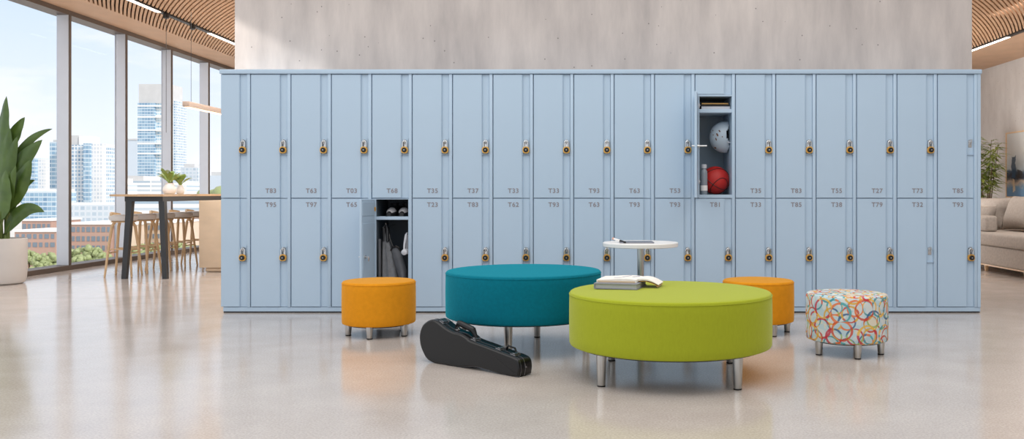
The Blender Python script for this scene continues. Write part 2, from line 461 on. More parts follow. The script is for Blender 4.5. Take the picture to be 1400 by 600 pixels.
def hasp_mb(x, z):
    b = MB()
    b.box(x - .004, x + .004, LY - .020, LY + .0125, z + .012, z + .036, .0015, 1)
    b.box(x - .013, x + .013, LY + .0095, LY + .0125, z - .026, z + .03, .001, 1)
    b.tube([(x, LY + .01, z + .016), (x, LY - .012, z + .016), (x, LY - .016, z + .010), (x, LY - .012, z + .002), (x, LY + .01, z + .002)], .0032, 8)
    b.lathe([(.0001, 0), (.006, 0), (.006, .012), (.0001, .012)], mat=T(x, LY + .01, z + .03) @ R(PI / 2, 'X'), n=12)
    return b
lock_proto = None
def padlock(x, z, label):
    global lock_proto
    y = LY - .004
    if lock_proto is None:
        t = thing('padlock', label, 'padlock', (0, 0, 0), 0, 'combination padlocks')
        b = MB(); b.prism([(.0255 * math.copysign(abs(math.cos(a)) ** .72, math.cos(a)), .0255 * math.copysign(abs(math.sin(a)) ** .72, math.sin(a))) for a in [2 * PI * (i + .5) / 28 for i in range(28)]], -.0115, .0115, mat=R(PI / 2, 'X'))
        rim = [e for e in b.bm.edges if abs(e.verts[0].co.y - e.verts[1].co.y) < 1e-6]
        bmesh.ops.bevel(b.bm, geom=rim, offset=.003, segments=2, affect='EDGES'); b.build('body', M['brass'], t, local=True)
        b = MB(); b.tube([(-.015, 0, .022), (-.015, 0, .050)] + [(-.015 * math.cos(a), 0, .052 + .016 * math.sin(a)) for a in [PI * i / 10 for i in range(11)]] + [(.015, 0, .050), (.015, 0, .022)], .0056, 10)
        b.build('shackle', M['chrome'], t, local=True)
        b = MB(); b.lathe([(.0001, 0), (.0188, 0), (.0188, .008), (.0165, .0105), (.0001, .0105)], n=12, mat=T(0, -.0105, 0) @ R(PI / 2, 'X'))
        dl = b.build('dial', M['black'], t, local=True)
        b = MB(); b.lathe([(.0001, 0), (.005, 0), (.0045, .004), (.0001, .004)], n=12, mat=T(0, -.0205, 0) @ R(PI / 2, 'X'))
        b.build('dial_knob', M['steel'], dl, local=True)
        lock_proto = t
    else:
        t = copy_tree(lock_proto); t['label'] = label
    t.location = (x, y - .006, z)
    return t

def door_label(c, tier):
    n = (UP if tier == 'upper' else LO)[c]
    return n
for c in range(19):
    if c == 0: x0 = px(301); W = px(342) - px(301)
    else:
        x0 = px(342 + 55.25 * (c - 1)); W = 55.25 / S
    openU = c == 12; openL = c == 4
    if c == 0: lab = 'narrow light blue steel locker without a number, at the left end of the bank'
    elif openU: lab = 'light blue locker standing open above with a basketball, T81 on its closed lower door'
    elif openL: lab = 'light blue locker standing open below with a coat inside, T68 on its closed upper door'
    else: lab = 'light blue two-door steel locker marked %s over %s, %s column from the left' % (UP[c], LO[c], ORD[c])
    lk = thing('locker', lab, 'locker', (x0 + W / 2, LY + .2, Z0), 0, 'lockers in the blue bank')
    D = .45; e = .0006
    b = MB()
    b.box(x0 + e, x0 + .007, LY + .026, LY + D, Z0, ZT)                       # left side
    b.box(x0 + W - .0245, x0 + W - e, LY - .001, LY + D, Z0, ZT, .003, 2)     # right side with front stile
    b.box(x0 + .007, x0 + W - .0245, LY + D - .01, LY + D, Z0, ZT)            # back
    b.box(x0 + .007, x0 + W - .0245, LY + .024, LY + D - .01, ZT - .012, ZT)
    b.box(x0 + .007, x0 + W - .0245, LY + .024, LY + D - .01, Z0, Z0 + .004)
    b.box(x0 + .007, x0 + W - .0245, LY + .024, LY + D - .01, ZM - .006, ZM + .006)
    if c == 18: b.box(x0 + W + .0004, px(1341), LY - .001, LY + D, Z0, ZT, .002, 1)
    b.build('carcass', M['blue'], lk)
    # doors
    for tier in ('upper', 'lower'):
        num = (UP if tier == 'upper' else LO)[c]
        z0, z1 = (ZM + .003, ZT - .004) if tier == 'upper' else (Z0 + .003, ZM - .003)
        zl = 1.23 if tier == 'upper' else .418
        hx = x0 + W - .053
        is_open = (tier == 'upper' and openU) or (tier == 'lower' and openL)
        if is_open:
            if openU: ix0, ix1, iz0, iz1, sh0, sh1 = px(956.3), px(1002.7), pz(266), pz(131.5), pz(154), pz(149)
            else: ix0, ix1, iz0, iz1, sh0, sh1 = px(514), px(558.5), .075, pz(272.5), pz(300.5), pz(296)
            if openU:
                z1o = iz1 + .012
                door_mesh(x0, W, iz1 + .014, z1).build('fixed_panel', M['blue'], lk)
            else: z1o = z1
            fr = MB(); f0, f1 = LY + .001, LY + .025
            fr.box(x0 + .0055, ix0, f0, f1, z0, z1o, .002, 1); fr.box(ix1, x0 + W - .025, f0, f1, z0, z1o, .002, 1)
            fr.box(ix0, ix1, f0, f1, z0, iz0); fr.box(ix0, ix1, f0, f1, iz1, z1o)
            fr.build('door_frame', M['blue'], lk)
            li = MB(); yb = LY + .41
            li.box(ix0 - .004, ix0, LY + .025, yb, iz0, iz1); li.box(ix1, ix1 + .004, LY + .025, yb, iz0, iz1)
            li.box(ix0 - .004, ix1 + .004, yb, yb + .01, iz0 - .004, iz1 + .004)
            li.box(ix0 - .004, ix1 + .004, LY + .025, yb, iz0 - .004, iz0); li.box(ix0 - .004, ix1 + .004, LY + .025, yb, iz1, iz1 + .004)
            lo = li.build('liner', M['liner'] if openU else M['liner_dark'], lk, smooth=False); lo['label'] = 'lining inside the open locker, its shade painted into the colour'
            s_ = MB(); s_.box(ix0 + .0005, ix1 - .0005, LY + .003, yb, sh0, sh1, .002, 1); s_.build('shelf', M['blue'], lk)
            # the swung door
            dw = .262; zb, zt = z0 + .003, z1o - .003
            d_ = MB(); d_.box(0, dw, -.018, 0, zb, zt, .002, 1)
            hx0 = px(955.2) if openU else px(512.5)
            ang = -math.radians(100 if openU else 97)
            mt = T(hx0, LY - .001, 0) @ R(ang, 'Z')
            bmesh.ops.transform(d_.bm, matrix=mt, verts=d_.bm.verts)
            dr = d_.build('door', M['blue'], lk); dr['label'] = 'open blue locker door'
            if not openU:
                d_ = MB(); d_.box(.02, dw - .012, -.0015, .0035, zb + .02, sh0 - .02, .0015, 1); d_.box(.02, dw - .012, -.0015, .0035, sh1 + .01, zt - .02, .0015, 1)
                bmesh.ops.transform(d_.bm, matrix=mt, verts=d_.bm.verts); d_.build('door_lining_panel', M['blue'], dr)
            zh = zl + (.02 if openU else .02)
            h_ = MB()
            h_.tube([(dw - .05, -.04, zh), (dw - .05, .07 if openU else .032, zh)], .0065 if openU else .005, 12)
            h_.lathe([(.0001, 0), (.012, 0), (.012, .01), (.0001, .01)], n=14, mat=T(dw - .05, .002, zh) @ R(-PI / 2, 'X'))
            if not openU: h_.tube([(dw - .05, .030, zh + .004), (dw - .05, .034, zh - .012), (dw - .05, .032, zh - .032)], [.008, .007, .005], 10)
            bmesh.ops.transform(h_.bm, matrix=mt, verts=h_.bm.verts); h_.build('handle', M['chrome'], dr)
            for zz in ((zt - .08, zb + .12, (zb + zt) / 2) if openU else (zt - .075, zb + .15)):
                h_ = MB(); h_.box(.002, .016, -.001, .004, zz - .014, zz + .014, .001, 1); h_.tube([(.0, .003, zz - .016), (.0, .003, zz + .016)], .0045, 10); h_.tube([(.010, .004, zz), (.010, .013, zz)], .004, 10)
                bmesh.ops.transform(h_.bm, matrix=mt, verts=h_.bm.verts); h_.build('hinge', M['headphone'] if openU else M['brass'], dr)
            continue
        dr = door_mesh(x0, W, z0, z1).build('door', M['blue'], lk)
        if num: add_number(num, x0 + .157, pz(263.6) if tier == 'upper' else pz(282.6), dr)
        hasp_mb(hx, zl + .045).build('hasp', M['chrome'], dr)
        b = MB()
        for sg in (-1, 1): b.box(hx + sg * .0255 - .0012, hx + sg * .0255 + .0012, LY + .0005, LY + .0125, zl - .034, zl + .088)
        b.box(hx - .0267, hx + .0267, LY + .0005, LY + .0125, zl - .0364, zl - .034); b.build('latch_cup', M['blue'], dr, smooth=False)
        locked = not ((tier == 'upper' and c == 18) or (tier == 'lower' and c in (17, 3)))
        if locked:
            if c == 0: pl = 'brass padlock with black dial on the %s door of the narrow unnumbered leftmost locker' % tier
            elif num and not (c == 4 or c == 12): pl = 'brass padlock with black dial on %s door %s, %s column from the left' % (tier, num, ORD[c])
            elif c == 4: pl = 'brass padlock with black dial on door T68, above the open lower locker'
            else: pl = 'brass padlock with black dial on door T81, below the locker holding a basketball'
            padlock(hx, zl, pl)
# continuous cap and plinth
b = MB(); b.box(px(301) - .002, px(1341) + .004, LY - .012, LY + .46, ZT + .0005, ZC, .003, 2)
tag(b.build('locker_top_panel', M['blue']), 'long light blue cap panel lying along the top of the lockers', 'panel')
b = MB(); b.box(px(304.5), px(1341), LY + .006, LY + .44, .010, Z0 - .0005, .002, 1)
pl_ = tag(b.build('locker_plinth', M['blue']), 'long low light blue plinth under the bank of lockers', 'plinth')
b = MB(); b.box(px(305), px(1340.5), LY + .012, LY + .43, 0, .010); b.build('base_strip', M['black'], pl_, smooth=False)['label'] = 'black base strip'

# ------------------------------------------------------------------ contents of the upper open locker
yc = LY + .2
def P(x, y, Y): return ((x - 803) * Y / F, CZ - (y - 263) * Y / F)
iz0 = pz(266); shz = pz(149); ix0, ix1 = px(956.3), px(1002.7)
z = shz + .0002
for nm, lab, mat_, th, x_0, x_1, dy in (('book', 'pale grey thick book at the bottom of the small shelf pile', M['headphone'], .026, ix0 + .022, ix1 - .018, .0),
                                   ('book', 'black thin book in the middle of the small shelf pile', M['shoe'], .013, ix0 + .020, ix1 - .026, .006),
                                   ('book', 'gold covered book on top of the small shelf pile', M['gold'], .012, ix0 + .024, ix1 - .03, .0)):
    t = thing(nm, lab, 'book', ((x_0 + x_1) / 2, yc - .02, z), 0, 'books on the upper open locker shelf')
    b = MB()
    b.box(x_0, x_1, LY + .05 + dy, LY + .3, z, z + .0022); b.box(x_0, x_1, LY + .05 + dy, LY + .3, z + th - .0022, z + th); b.box(x_0, x_1, LY + .05 + dy, LY + .053 + dy, z, z + th)
    b.build('cover', mat_, t, smooth=False)
    b = MB(); b.box(x_0 + .003, x_1 - .003, LY + .0532 + dy, LY + .296, z + .0024, z + th - .0024); b.build('pages', M['paper'], t, smooth=False)
    z += th + .0004
# basketball
Yb = LY + .16
bx, bz0 = P(978, 263, Yb)[0], iz0 + .0015
rb = .1085
bt = thing('basketball', 'red basketball lying on the floor of the open upper locker', 'ball', (bx, Yb, bz0))
b = MB(); bmesh.ops.create_uvsphere(b.bm, u_segments=48, v_segments=32, radius=rb, matrix=T(bx, Yb, bz0 + rb)); b.build('ball_skin', M['ball'], bt)
b = MB(); cB = Vector((bx, Yb, bz0 + rb))
rot = R(math.radians(35), 'Y') @ R(math.radians(25), 'X') @ R(math.radians(30), 'Z')
def seam(fn):
    pts = [cB + rot.to_3x3() @ (Vector(fn(2 * PI * i / 48)).normalized() * (rb + .0002)) for i in range(49)]
    b.tube(pts, .0028, 6)
seam(lambda a: (math.cos(a), math.sin(a), 0)); seam(lambda a: (math.cos(a), 0, math.sin(a)))
for sg in (1, -1): seam(lambda a: (.55 * math.cos(a), sg * (.72 + .12 * math.cos(2 * a)), .62 * math.sin(a)))
b.build('seam', M['black'], bt)
# bottle
Yt = LY + .06
cx, _ = P(962.5, 263, Yt)
t = thing('water_bottle', 'grey smoky water bottle with pale cap beside the basketball', 'bottle', (cx, Yt, iz0))
hb = .2
b = MB(); b.lathe([(.0001, iz0), (.024, iz0), (.0265, iz0 + .006), (.0265, iz0 + hb * .8), (.024, iz0 + hb * .9), (.016, iz0 + hb * .96), (.016, iz0 + hb)], cx, Yt, 24); b.build('bottle_body', M['bottle'], t)
b = MB(); b.lathe([(.0001, iz0 + hb), (.02, iz0 + hb), (.021, iz0 + hb + .003), (.021, iz0 + hb + .026), (.018, iz0 + hb + .03), (.0001, iz0 + hb + .03)], cx, Yt, 24); b.build('cap', M['headphone'], t)
b = MB(); b.lathe([(.0272, iz0 + .03), (.0272, iz0 + .07)], cx, Yt, 24, cap=False); b.build('sticker', M['white'], t)
# helmet hanging on a hook
Yh = LY + .17
hx, hz = P(990.5, 187.5, Yh)
t = thing('helmet', 'pale grey sports helmet hanging above the basketball, open side facing right', 'helmet', (hx, Yh, hz))
b = MB()
r = bmesh.ops.create_uvsphere(b.bm, u_segments=64, v_segments=48, radius=1)
# dome axis points left (-x): shell of 112 degrees, closed by thickness
kill = []
for v in b.bm.verts:
    cut = .25 - .24 * math.exp(-((v.co.z - .12) / .32) ** 2) - .1 * math.exp(-((v.co.z + .92) / .2) ** 2)
    if v.co.x > cut: kill.append(v)
bmesh.ops.delete(b.bm, geom=kill, context='VERTS')
for v in b.bm.verts: v.co = Vector((hx + v.co.x * .118, Yh + v.co.y * .095, hz + v.co.z * .122))
bmesh.ops.recalc_face_normals(b.bm, faces=b.bm.faces)
bmesh.ops.solidify(b.bm, geom=b.bm.faces[:], thickness=.012)
b.build('shell', M['helmet'], t)
ip = MB(); r = bmesh.ops.create_uvsphere(ip.bm, u_segments=32, v_segments=20, radius=1)
bmesh.ops.delete(ip.bm, geom=[v for v in ip.bm.verts if v.co.x > -.06], context='VERTS')
for v in ip.bm.verts: v.co = Vector((hx + v.co.x * .105, Yh + v.co.y * .083, hz + v.co.z * .109))
ip.build('padding', M['black'], t)
vm = MB()
for (px_, py_, w, h, a) in ((981, 184, 5, 2.2, -60), (984, 179, 3.6, 1.8, -50), (979.5, 190, 4, 1.6, -75), (979.5, 201.5, 3.4, 2.6, -20), (976, 178, 1.8, 1.2, -50), (976, 184, 1.6, 1.2, -50), (973.5, 180, 1.6, 1.2, -50), (987.5, 187, 1.5, 1.5, 0)):
    xw, zw = P(px_, py_, Yh - .09)
    u = (xw - hx) / .118; w_ = (zw - hz) / .122
    yy = Yh - .095 * math.sqrt(max(.02, 1 - u * u - w_ * w_)) - .0005
    nrm = Vector((u / .118, (yy - Yh) / .095 ** 2, w_ / .122)).normalized()
    q = nrm.to_track_quat('Z', 'Y').to_matrix().to_4x4()
    sc_ = Yh / F
    vm.lathe([(.0001, -.001), (.5, -.001), (.5, .0012), (.0001, .0012)], n=16, mat=T(xw, yy, zw) @ q @ R(math.radians(a), 'Z') @ Matrix.Diagonal((w * sc_, h * sc_, 1, 1)))
vm.build('vent', M['rust'], t)
b = MB(); b.tube([(hx + .012, Yh + .02, hz - .075), (hx + .026, Yh, hz - .03), (hx + .026, Yh, hz + .02), (hx + .012, Yh + .02, hz + .075)], .004, 8); b.build('chin_strap', M['black'], t)
b = MB(); b.tube([(ix1 - .0005, Yh - .1, pz(194)), (ix1 - .03, Yh - .1, pz(194)), (ix1 - .036, Yh - .1, pz(192))], .0045, 8)
hk = [o for o in bpy.data.objects if o.get('category') == 'locker' and 'basketball' in o['label']][0]
b.build('hanging_hook', M['headphone'], hk)

# ------------------------------------------------------------------ contents of the lower open locker
jx0, jx1 = px(514), px(558.5); shz = pz(296); Ys = LY + .03
def shoe(xc, w, label, rz):
    t = thing('shoe', label, 'shoe', (xc, Ys, shz + .0003), rz, 'shoes on the lower open locker shelf')
    b = MB(); n = 18; L = .25
    rings = []
    for i in range(13):
        u = i / 12; y = .01 + u * L
        half = w / 2 * (.35 + .65 * math.sin(min(1, u * 3.2) * PI / 2)) * (1 - .18 * max(0, u - .6) / .4)
        h = .03 + .034 * math.sin(min(1, u * 2.6) * PI / 2) + .022 * max(0, min(1, (u - .3) / .3))
        ring = []
        for k in range(n):
            a = 2 * PI * k / n
            x = half * math.copysign(abs(math.cos(a)) ** .7, math.cos(a)); zz = .012 + (h - .012) * max(0, math.sin(a)) if math.sin(a) > 0 else .012
            ring.append(b.bm.verts.new((x, y, zz)))
        rings.append(ring)
    for a_, b_ in zip(rings, rings[1:]):
        for k in range(n): b.bm.faces.new((a_[k], a_[(k + 1) % n], b_[(k + 1) % n], b_[k]))
    b.bm.faces.new(rings[0]); b.bm.faces.new(rings[-1])
    b.build('upper', M['shoe'], t, local=True, angle=60)
    b = MB()
    poly = [(w / 2 * (.35 + .69 * math.sin(min(1, u * 3.2) * PI / 2)) * (1 - .18 * max(0, u - .6) / .4), .004 + u * (L + .01)) for u in [i / 12 for i in range(13)]]
    b.prism(poly + [(-x, y) for x, y in poly[::-1]], 0, .013); b.build('sole', M['black'], t, local=True)
    b = MB()  # shiny toe cap: a shallow shell over the front of the upper
    rr_ = []
    for i in range(7):
        u = .04 + i * .05; y = .0085 + u * L
        half = (w / 2 * (.35 + .65 * math.sin(min(1, u * 3.2) * PI / 2))) * 1.0; h = .033 + .036 * math.sin(min(1, u * 2.6) * PI / 2)
        rr_.append([b.bm.verts.new((half * math.cos(a), y, .016 + (h - .016) * math.sin(a))) for a in [PI * (.13 + .74 * k / 12) for k in range(13)]])
    for a_, b_ in zip(rr_, rr_[1:]):
        for k in range(12): b.bm.faces.new((a_[k], a_[k + 1], b_[k + 1], b_[k]))
    b.build('toe_cap', M['shoetoe'], t, local=True, angle=60)
    b = MB(); b.lathe([(w * .26, .055), (w * .36, .09), (w * .40, .098), (w * .34, .099), (w * .22, .07)], 0, .18, 20, cap=False); b.build('collar', M['shoe'], t, local=True)
shoe(px(530), .082, 'black shoe with silvery toe, left one of the pair on the locker shelf', -.05)
shoe(px(547.5), .088, 'black shoe with silvery toe, right one of the pair on the locker shelf', -.03)

def cloth_fan(path_l, path_r, y, folds, depth, nz=14, nx=26):
    """hanging cloth: left and right edges given from the hook down, folded front, closed back"""
    b = MB(); rows = []
    for i in range(nz + 1):
        f = i / nz
        def at(p):
            k = f * (len(p) - 1); a = int(min(k, len(p) - 2)); t_ = k - a
            return p[a][0] * (1 - t_) + p[a + 1][0] * t_, p[a][1] * (1 - t_) + p[a + 1][1] * t_
        lx, lz = at(path_l); rx, rz = at(path_r); row = []
        for k in range(nx):
            a = 2 * PI * k / nx
            u = .5 - .5 * math.cos(a)
            fx_ = lx + (rx - lx) * u; fz_ = lz + (rz - lz) * u
            dd = depth * (.25 + .75 * f) * math.sin(a)
            wv = .012 * f * math.sin(folds * u * 2 * PI + .6) if math.sin(a) > 0 else 0
            row.append(b.bm.verts.new((fx_, y - dd + wv, fz_)))
        rows.append(row)
    for r0, r1 in zip(rows, rows[1:]):
        for k in range(nx): b.bm.faces.new((r0[k], r0[(k + 1) % nx], r1[(k + 1) % nx], r1[k]))
    b.bm.faces.new(rows[0]); b.bm.faces.new(rows[-1])
    return b
def Q(x, y, Y=LY + .10): return P(x, y, Y)
yh = LY + .10
bot = pz(405)
t = thing('hanging_coat', 'charcoal wool coat hanging from a hook at the left in the open lower locker', 'coat', (Q(528, 0)[0], yh, Q(0, 405)[1]))
cloth_fan([Q(525, 315), Q(522.5, 328), Q(521.5, 350), Q(520.5, 375), Q(520.2, 405)], [Q(530, 315), Q(533, 328), Q(538, 346), Q(544, 372), Q(546, 405)], yh, 3, .07).build('coat_body', M['coat'], t, angle=60)
b = MB(); b.tube([(Q(526, 0)[0], yh - .02, Q(0, 330)[1]), (Q(525.5, 0)[0], yh - .01, Q(0, 312)[1]), (Q(528, 0)[0], yh, Q(0, 306)[1]), (Q(530, 0)[0], yh - .01, Q(0, 314)[1]), (Q(531, 0)[0], yh - .03, Q(0, 330)[1])], [.012, .016, .014, .016, .012], 10); b.build('collar', M['shoe'], t)
b = MB(); b.box(Q(520, 0)[0], Q(523, 0)[0], yh - .07, yh - .04, Q(0, 392)[1], Q(0, 326)[1], .006, 2, mat=None); b.build('sleeve', M['bag'], t)
yg = LY + .075
def Q2(x, y): return P(x, y, yg)
t = thing('hanging_bag', 'dark grey cloth bag hanging beside the charcoal coat in the open locker', 'bag', (Q2(546, 0)[0], yg, Q2(0, 380)[1]))
cloth_fan([Q2(535, 341), Q2(537, 352), Q2(541, 366), Q2(544.5, 378), Q2(546, 383)], [Q2(543, 337), Q2(548, 344), Q2(552, 356), Q2(556, 370), Q2(556.5, 381)], yg, 1, .05).build('bag_body', M['bag'], t, angle=60)
b = MB(); b.tube([(Q2(534, 0)[0], yg, Q2(0, 343)[1]), (Q2(537, 0)[0], yg - .015, Q2(0, 338.5)[1]), (Q2(542, 0)[0], yg - .02, Q2(0, 336)[1]), (Q2(546, 0)[0], yg - .015, Q2(0, 338)[1]), (Q2(548, 0)[0], yg, Q2(0, 344)[1])], .006, 8); b.build('rim', M['black'], t)
b = MB(); b.tube([(Q2(538, 0)[0], yg - .01, Q2(0, 338)[1]), (Q2(533, 0)[0], yg, Q2(0, 326)[1]), (Q2(530, 0)[0], yg + .03, Q2(0, 314)[1])], .007, 8); b.build('strap', M['black'], t)
ye = LY + .05
ex, ez = P(555, 334, ye)
t = thing('headphones', 'pale grey headphones hanging by the right side of the open lower locker', 'headphones', (ex, ye, P(0, 350, ye)[1]))
b = MB(); zt_, zb_ = P(0, 319, ye)[1], P(0, 342, ye)[1]
b.tube([(ex - .004, ye - .045, zb_), (ex - .002, ye - .045, zb_ + .05), (ex + .006, ye - .03, zt_ - .01), (ex + .008, ye, zt_), (ex + .006, ye + .03, zt_ - .01), (ex + .002, ye + .045, zb_ + .05), (ex, ye + .045, zb_)], .0085, 10); b.build('headband', M['headphone'], t)
for sg in (-1, 1):
    b = MB(); b.lathe([(.0001, -.014), (.017, -.012), (.022, -.006), (.022, .008), (.017, .012), (.0001, .014)], n=24, mat=T(ex - .003, ye + sg * .045, zb_ - .012) @ R(PI / 2, 'X')); b.build('ear_cup', M['headphone'], t)
# coat hook rail in the locker
lk5 = [o for o in bpy.data.objects if o.get('category') == 'locker' and 'coat inside' in o['label']][0]
b = MB(); b.tube([(Q(528, 0)[0], LY + .41, Q(0, 309)[1]), (Q(528, 0)[0], yh + .0, Q(0, 309)[1]), (Q(528, 0)[0], yh - .015, Q(0, 305)[1])], .005, 8); b.build('hanging_hook', M['chrome'], lk5)
b = MB(); b.tube([(jx1 + .001, ye, zt_ - .011), (jx1 - .03, ye, zt_ - .011)], .004, 8); b.build('hanging_hook', M['chrome'], lk5)

# ------------------------------------------------------------------ ottomans
def ottoman(label, x, y, rad, z0, z1, mat_, n_legs, leg_r, a0, lr, group):
    t = thing('ottoman', label, 'ottoman', (x, y, 0), 0, group)
    b = MB(); n = 96; e = .014
    prof = [(.0, z0), (rad - .01, z0), (rad - .003, z0 + .003), (rad, z0 + .01)]
    for i in range(1, 6): prof.append((rad + .0015 * math.sin(PI * i / 6), z0 + .01 + (z1 - e - z0 - .01) * i / 6))
    prof += [(rad, z1 - e), (rad - .0015, z1 - e + .003)]
    prof += [(rad - e + (e - .001) * math.cos(a), z1 - e + .003 + (e - .003) * math.sin(a)) for a in (PI / 6, PI / 3, PI / 2 * .92)]
    prof += [(rad * f, z1 + .006 * (1 - f * f)) for f in (.9, .7, .45, .2, 0)]
    b.lathe(prof, x, y, n)
    uvl = b.bm.loops.layers.uv.new('UVMap')
    for f in b.bm.faces:
        c = f.calc_center_median(); top = f.normal.z > .7 or (c.z > z1 - .002)
        f.normal_update()
        top = abs(f.normal.z) > .75
        ca = math.atan2(c.y - y, c.x - x)
        for l in f.loops:
            co = l.vert.co
            if top: l[uvl].uv = (co.x - x + 3, co.y - y + 3)
            else:
                a = math.atan2(co.y - y, co.x - x)
                if a - ca > PI: a -= 2 * PI
                if a - ca < -PI: a += 2 * PI
                l[uvl].uv = (a * rad, co.z)
    b.build('seat', mat_, t, angle=50)
    # welt seam under the top edge
    b = MB(); b.tube([(x + (rad + .0006) * math.cos(2 * PI * i / 96), y + (rad + .0006) * math.sin(2 * PI * i / 96), z1 - e + .001) for i in range(97)], .0016, 6, cap=False)
    b.build('welt', mat_, t) if mat_ is not M['rings'] else b.bm.free()
    b = MB(); b.lathe([(.0001, z0 - .008), (rad - .03, z0 - .008), (rad - .03, z0 + .001), (.0001, z0 + .001)], x, y, 48); b.build('base_board', M['black'], t)
    for k in range(n_legs):
        a = math.radians(a0) + 2 * PI * k / n_legs
        lx, ly = x + leg_r * math.cos(a), y + leg_r * math.sin(a)
        b = MB(); b.lathe([(lr * .78, .006), (lr * .8, .008), (lr, z0 - .02), (lr, z0 - .001)], lx, ly, 24); lg = b.build('leg', M['steel'], t)
        b = MB(); b.lathe([(.0001, 0), (lr * .8, 0), (lr * .84, .003), (lr * .84, .0065), (.0001, .0065)], lx, ly, 20); b.build('foot_pad', M['black'], lg)['label'] = 'black foot pad'
ottoman('large round lime green ottoman with an open book on it', .413, 4.40, .503, .157, .418, M['green'], 4, .447, -141, .0235, 'large round ottomans')
ottoman('large round teal ottoman behind the black instrument case', -.373, 5.15, .453, .192, .455, M['teal'], 4, .37, -99, .0235, 'large round ottomans')
ottoman('small round orange ottoman in front of the open lower locker', -1.336, 5.63, .231, .077, .346, M['orange'], 5, .19, -94, .022, 'small round ottomans')
ottoman('small round orange ottoman half hidden behind the lime green ottoman', 1.113, 5.72, .228, .077, .341, M['orange'], 5, .19, -70, .022, 'small round ottomans')
ottoman('small round ottoman in pale cloth printed with colourful rings', 1.471, 4.98, .224, .081, .340, M['rings'], 5, .185, -88, .021, 'small round ottomans')

# ------------------------------------------------------------------ side table with tablet and pen
sx, sy, sz = .333, 5.5, .598
t = thing('side_table', 'round white pedestal side table standing behind the lime green ottoman', 'table', (sx, sy, 0))
b = MB(); rt = .236; b.lathe([(.0001, sz - .027), (rt - .006, sz - .027), (rt - .001, sz - .024), (rt, sz - .004), (rt - .003, sz), (.0001, sz)], sx, sy, 80); b.build('tabletop', M['white'], t)
b = MB(); b.lathe([(.021, .012), (.021, sz - .027)], sx, sy, 28); b.build('post', M['steel'], t)
b = MB(); b.lathe([(.0001, 0), (.19, 0), (.192, .004), (.19, .008), (.03, .013), (.0001, .013)], sx, sy, 56); b.build('base', M['steel'], t)
t = thing('tablet', 'dark flat tablet lying on the white side table', 'tablet', (.33, 5.48, sz))
b = MB(); b.box(-.105, .105, -.07, .07, .0004, .0075, .003, 2, mat=T(.305, 5.45, sz) @ R(.02, 'Z')); b.build('tablet_body', M['bookgrey'], t)
b = MB(); b.box(-.098, .098, -.064, .064, .0072, .0081, mat=T(.305, 5.45, sz) @ R(.02, 'Z')); b.build('screen', M['tablet'], t, smooth=False)
pt = thing('pen', 'thick white pen with black grip resting on the tablet edge', 'pen', (.19, 5.44, sz))
def rod(a, b_, r0, r1, name, mat_, parent):
    m_ = MB(); m_.tube([a, b_], [r0, r1], 12); return m_.build(name, mat_, parent)
p0 = Vector((.168, 5.47, sz + .022)); p1 = Vector((.232, 5.37, sz + .0065))
rod(p0, p0.lerp(p1, .55), .006, .0065, 'barrel', M['white'], pt); rod(p0.lerp(p1, .55), p1, .0068, .006, 'grip', M['black'], pt); rod(p0 + Vector((-.008, .012, .002)), p0, .008, .0065, 'cap', M['pink'], pt)

# ------------------------------------------------------------------ books on the green ottoman
bz = .4245
q = T(0, 0, 0)
gx, gy, ga = .172, 4.515, math.atan2(4.37 - 4.46, .247 - .03) + 0.12
t = thing('grey_book', 'thick grey hardback book lying flat on the lime green ottoman', 'book', (gx, gy, bz))
mt = T(gx, gy, bz) @ R(ga, 'Z')
b = MB(); b.box(-.112, .112, -.118, .118, 0, .004, mat=mt); b.box(-.112, .112, -.118, .118, .024, .028, mat=mt); b.box(-.112, -.106, -.118, .118, .004, .024, mat=mt)
b.build('cover', M['bookgrey'], t, smooth=False)
b = MB(); b.box(-.106, .107, -.113, .113, .004, .024, mat=mt); b.build('pages', simple('grey_pages', (172, 172, 178), .8, var=.1, vscale=300, vmap=(.1, .1, 4)), t, smooth=False)
t = thing('open_book', 'open white paperback book lying on the thick grey book', 'book', (gx, gy, bz + .0285))
mt = T(gx + .012, gy + .03, bz + .0285) @ R(ga + .03, 'Z')
def leafs(xs, zt, zb, y0, y1):
    m_ = MB(); A = []
    for x, a, c in zip(xs, zt, zb):
        A.append([m_.bm.verts.new(v) for v in ((x, y0, a), (x, y1, a), (x, y1, c), (x, y0, c))])
    for r0, r1 in zip(A, A[1:]):
        for k in range(4): m_.bm.faces.new((r0[k], r0[(k + 1) % 4], r1[(k + 1) % 4], r1[k]))
    m_.bm.faces.new(A[0]); m_.bm.faces.new(A[-1])
    bmesh.ops.transform(m_.bm, matrix=mt, verts=m_.bm.verts)
    return m_
xs = [-.115 + .205 * i / 12 for i in range(13)]
leafs(xs, [.013 + .007 * math.sin(PI * min(1, (i / 12)) ** 1.6 * .9) for i in range(13)], [.0005] * 13, -.105, .105).build('page_block', M['paper'], t, angle=50)
xs2 = [.09 + .105 * i / 10 for i in range(11)]
zt2 = [.016 + .008 * math.sin(PI * i / 10) - .026 * (i / 10) ** 1.4 for i in range(11)]
leafs(xs2, zt2, [max(z_ - .010 * (1 - i / 14), -.0275) for i, z_ in enumerate(zt2)], -.055, .10).build('turned_pages', M['paper'], t, angle=50)
leafs([.094 + .098 * i / 8 for i in range(9)], [z_ - .0115 for z_ in [zt2[int(i * 10 / 8)] for i in range(9)]], [z_ - .0135 for z_ in [zt2[int(i * 10 / 8)] for i in range(9)]], -.057, .102).build('cover', M['gold'], t, angle=50)
b = MB()
b.box(-.11, .085, -.1065, -.1055, .001, .0095, mat=mt); b.build('page_edge', M['papertan'], t, smooth=False)
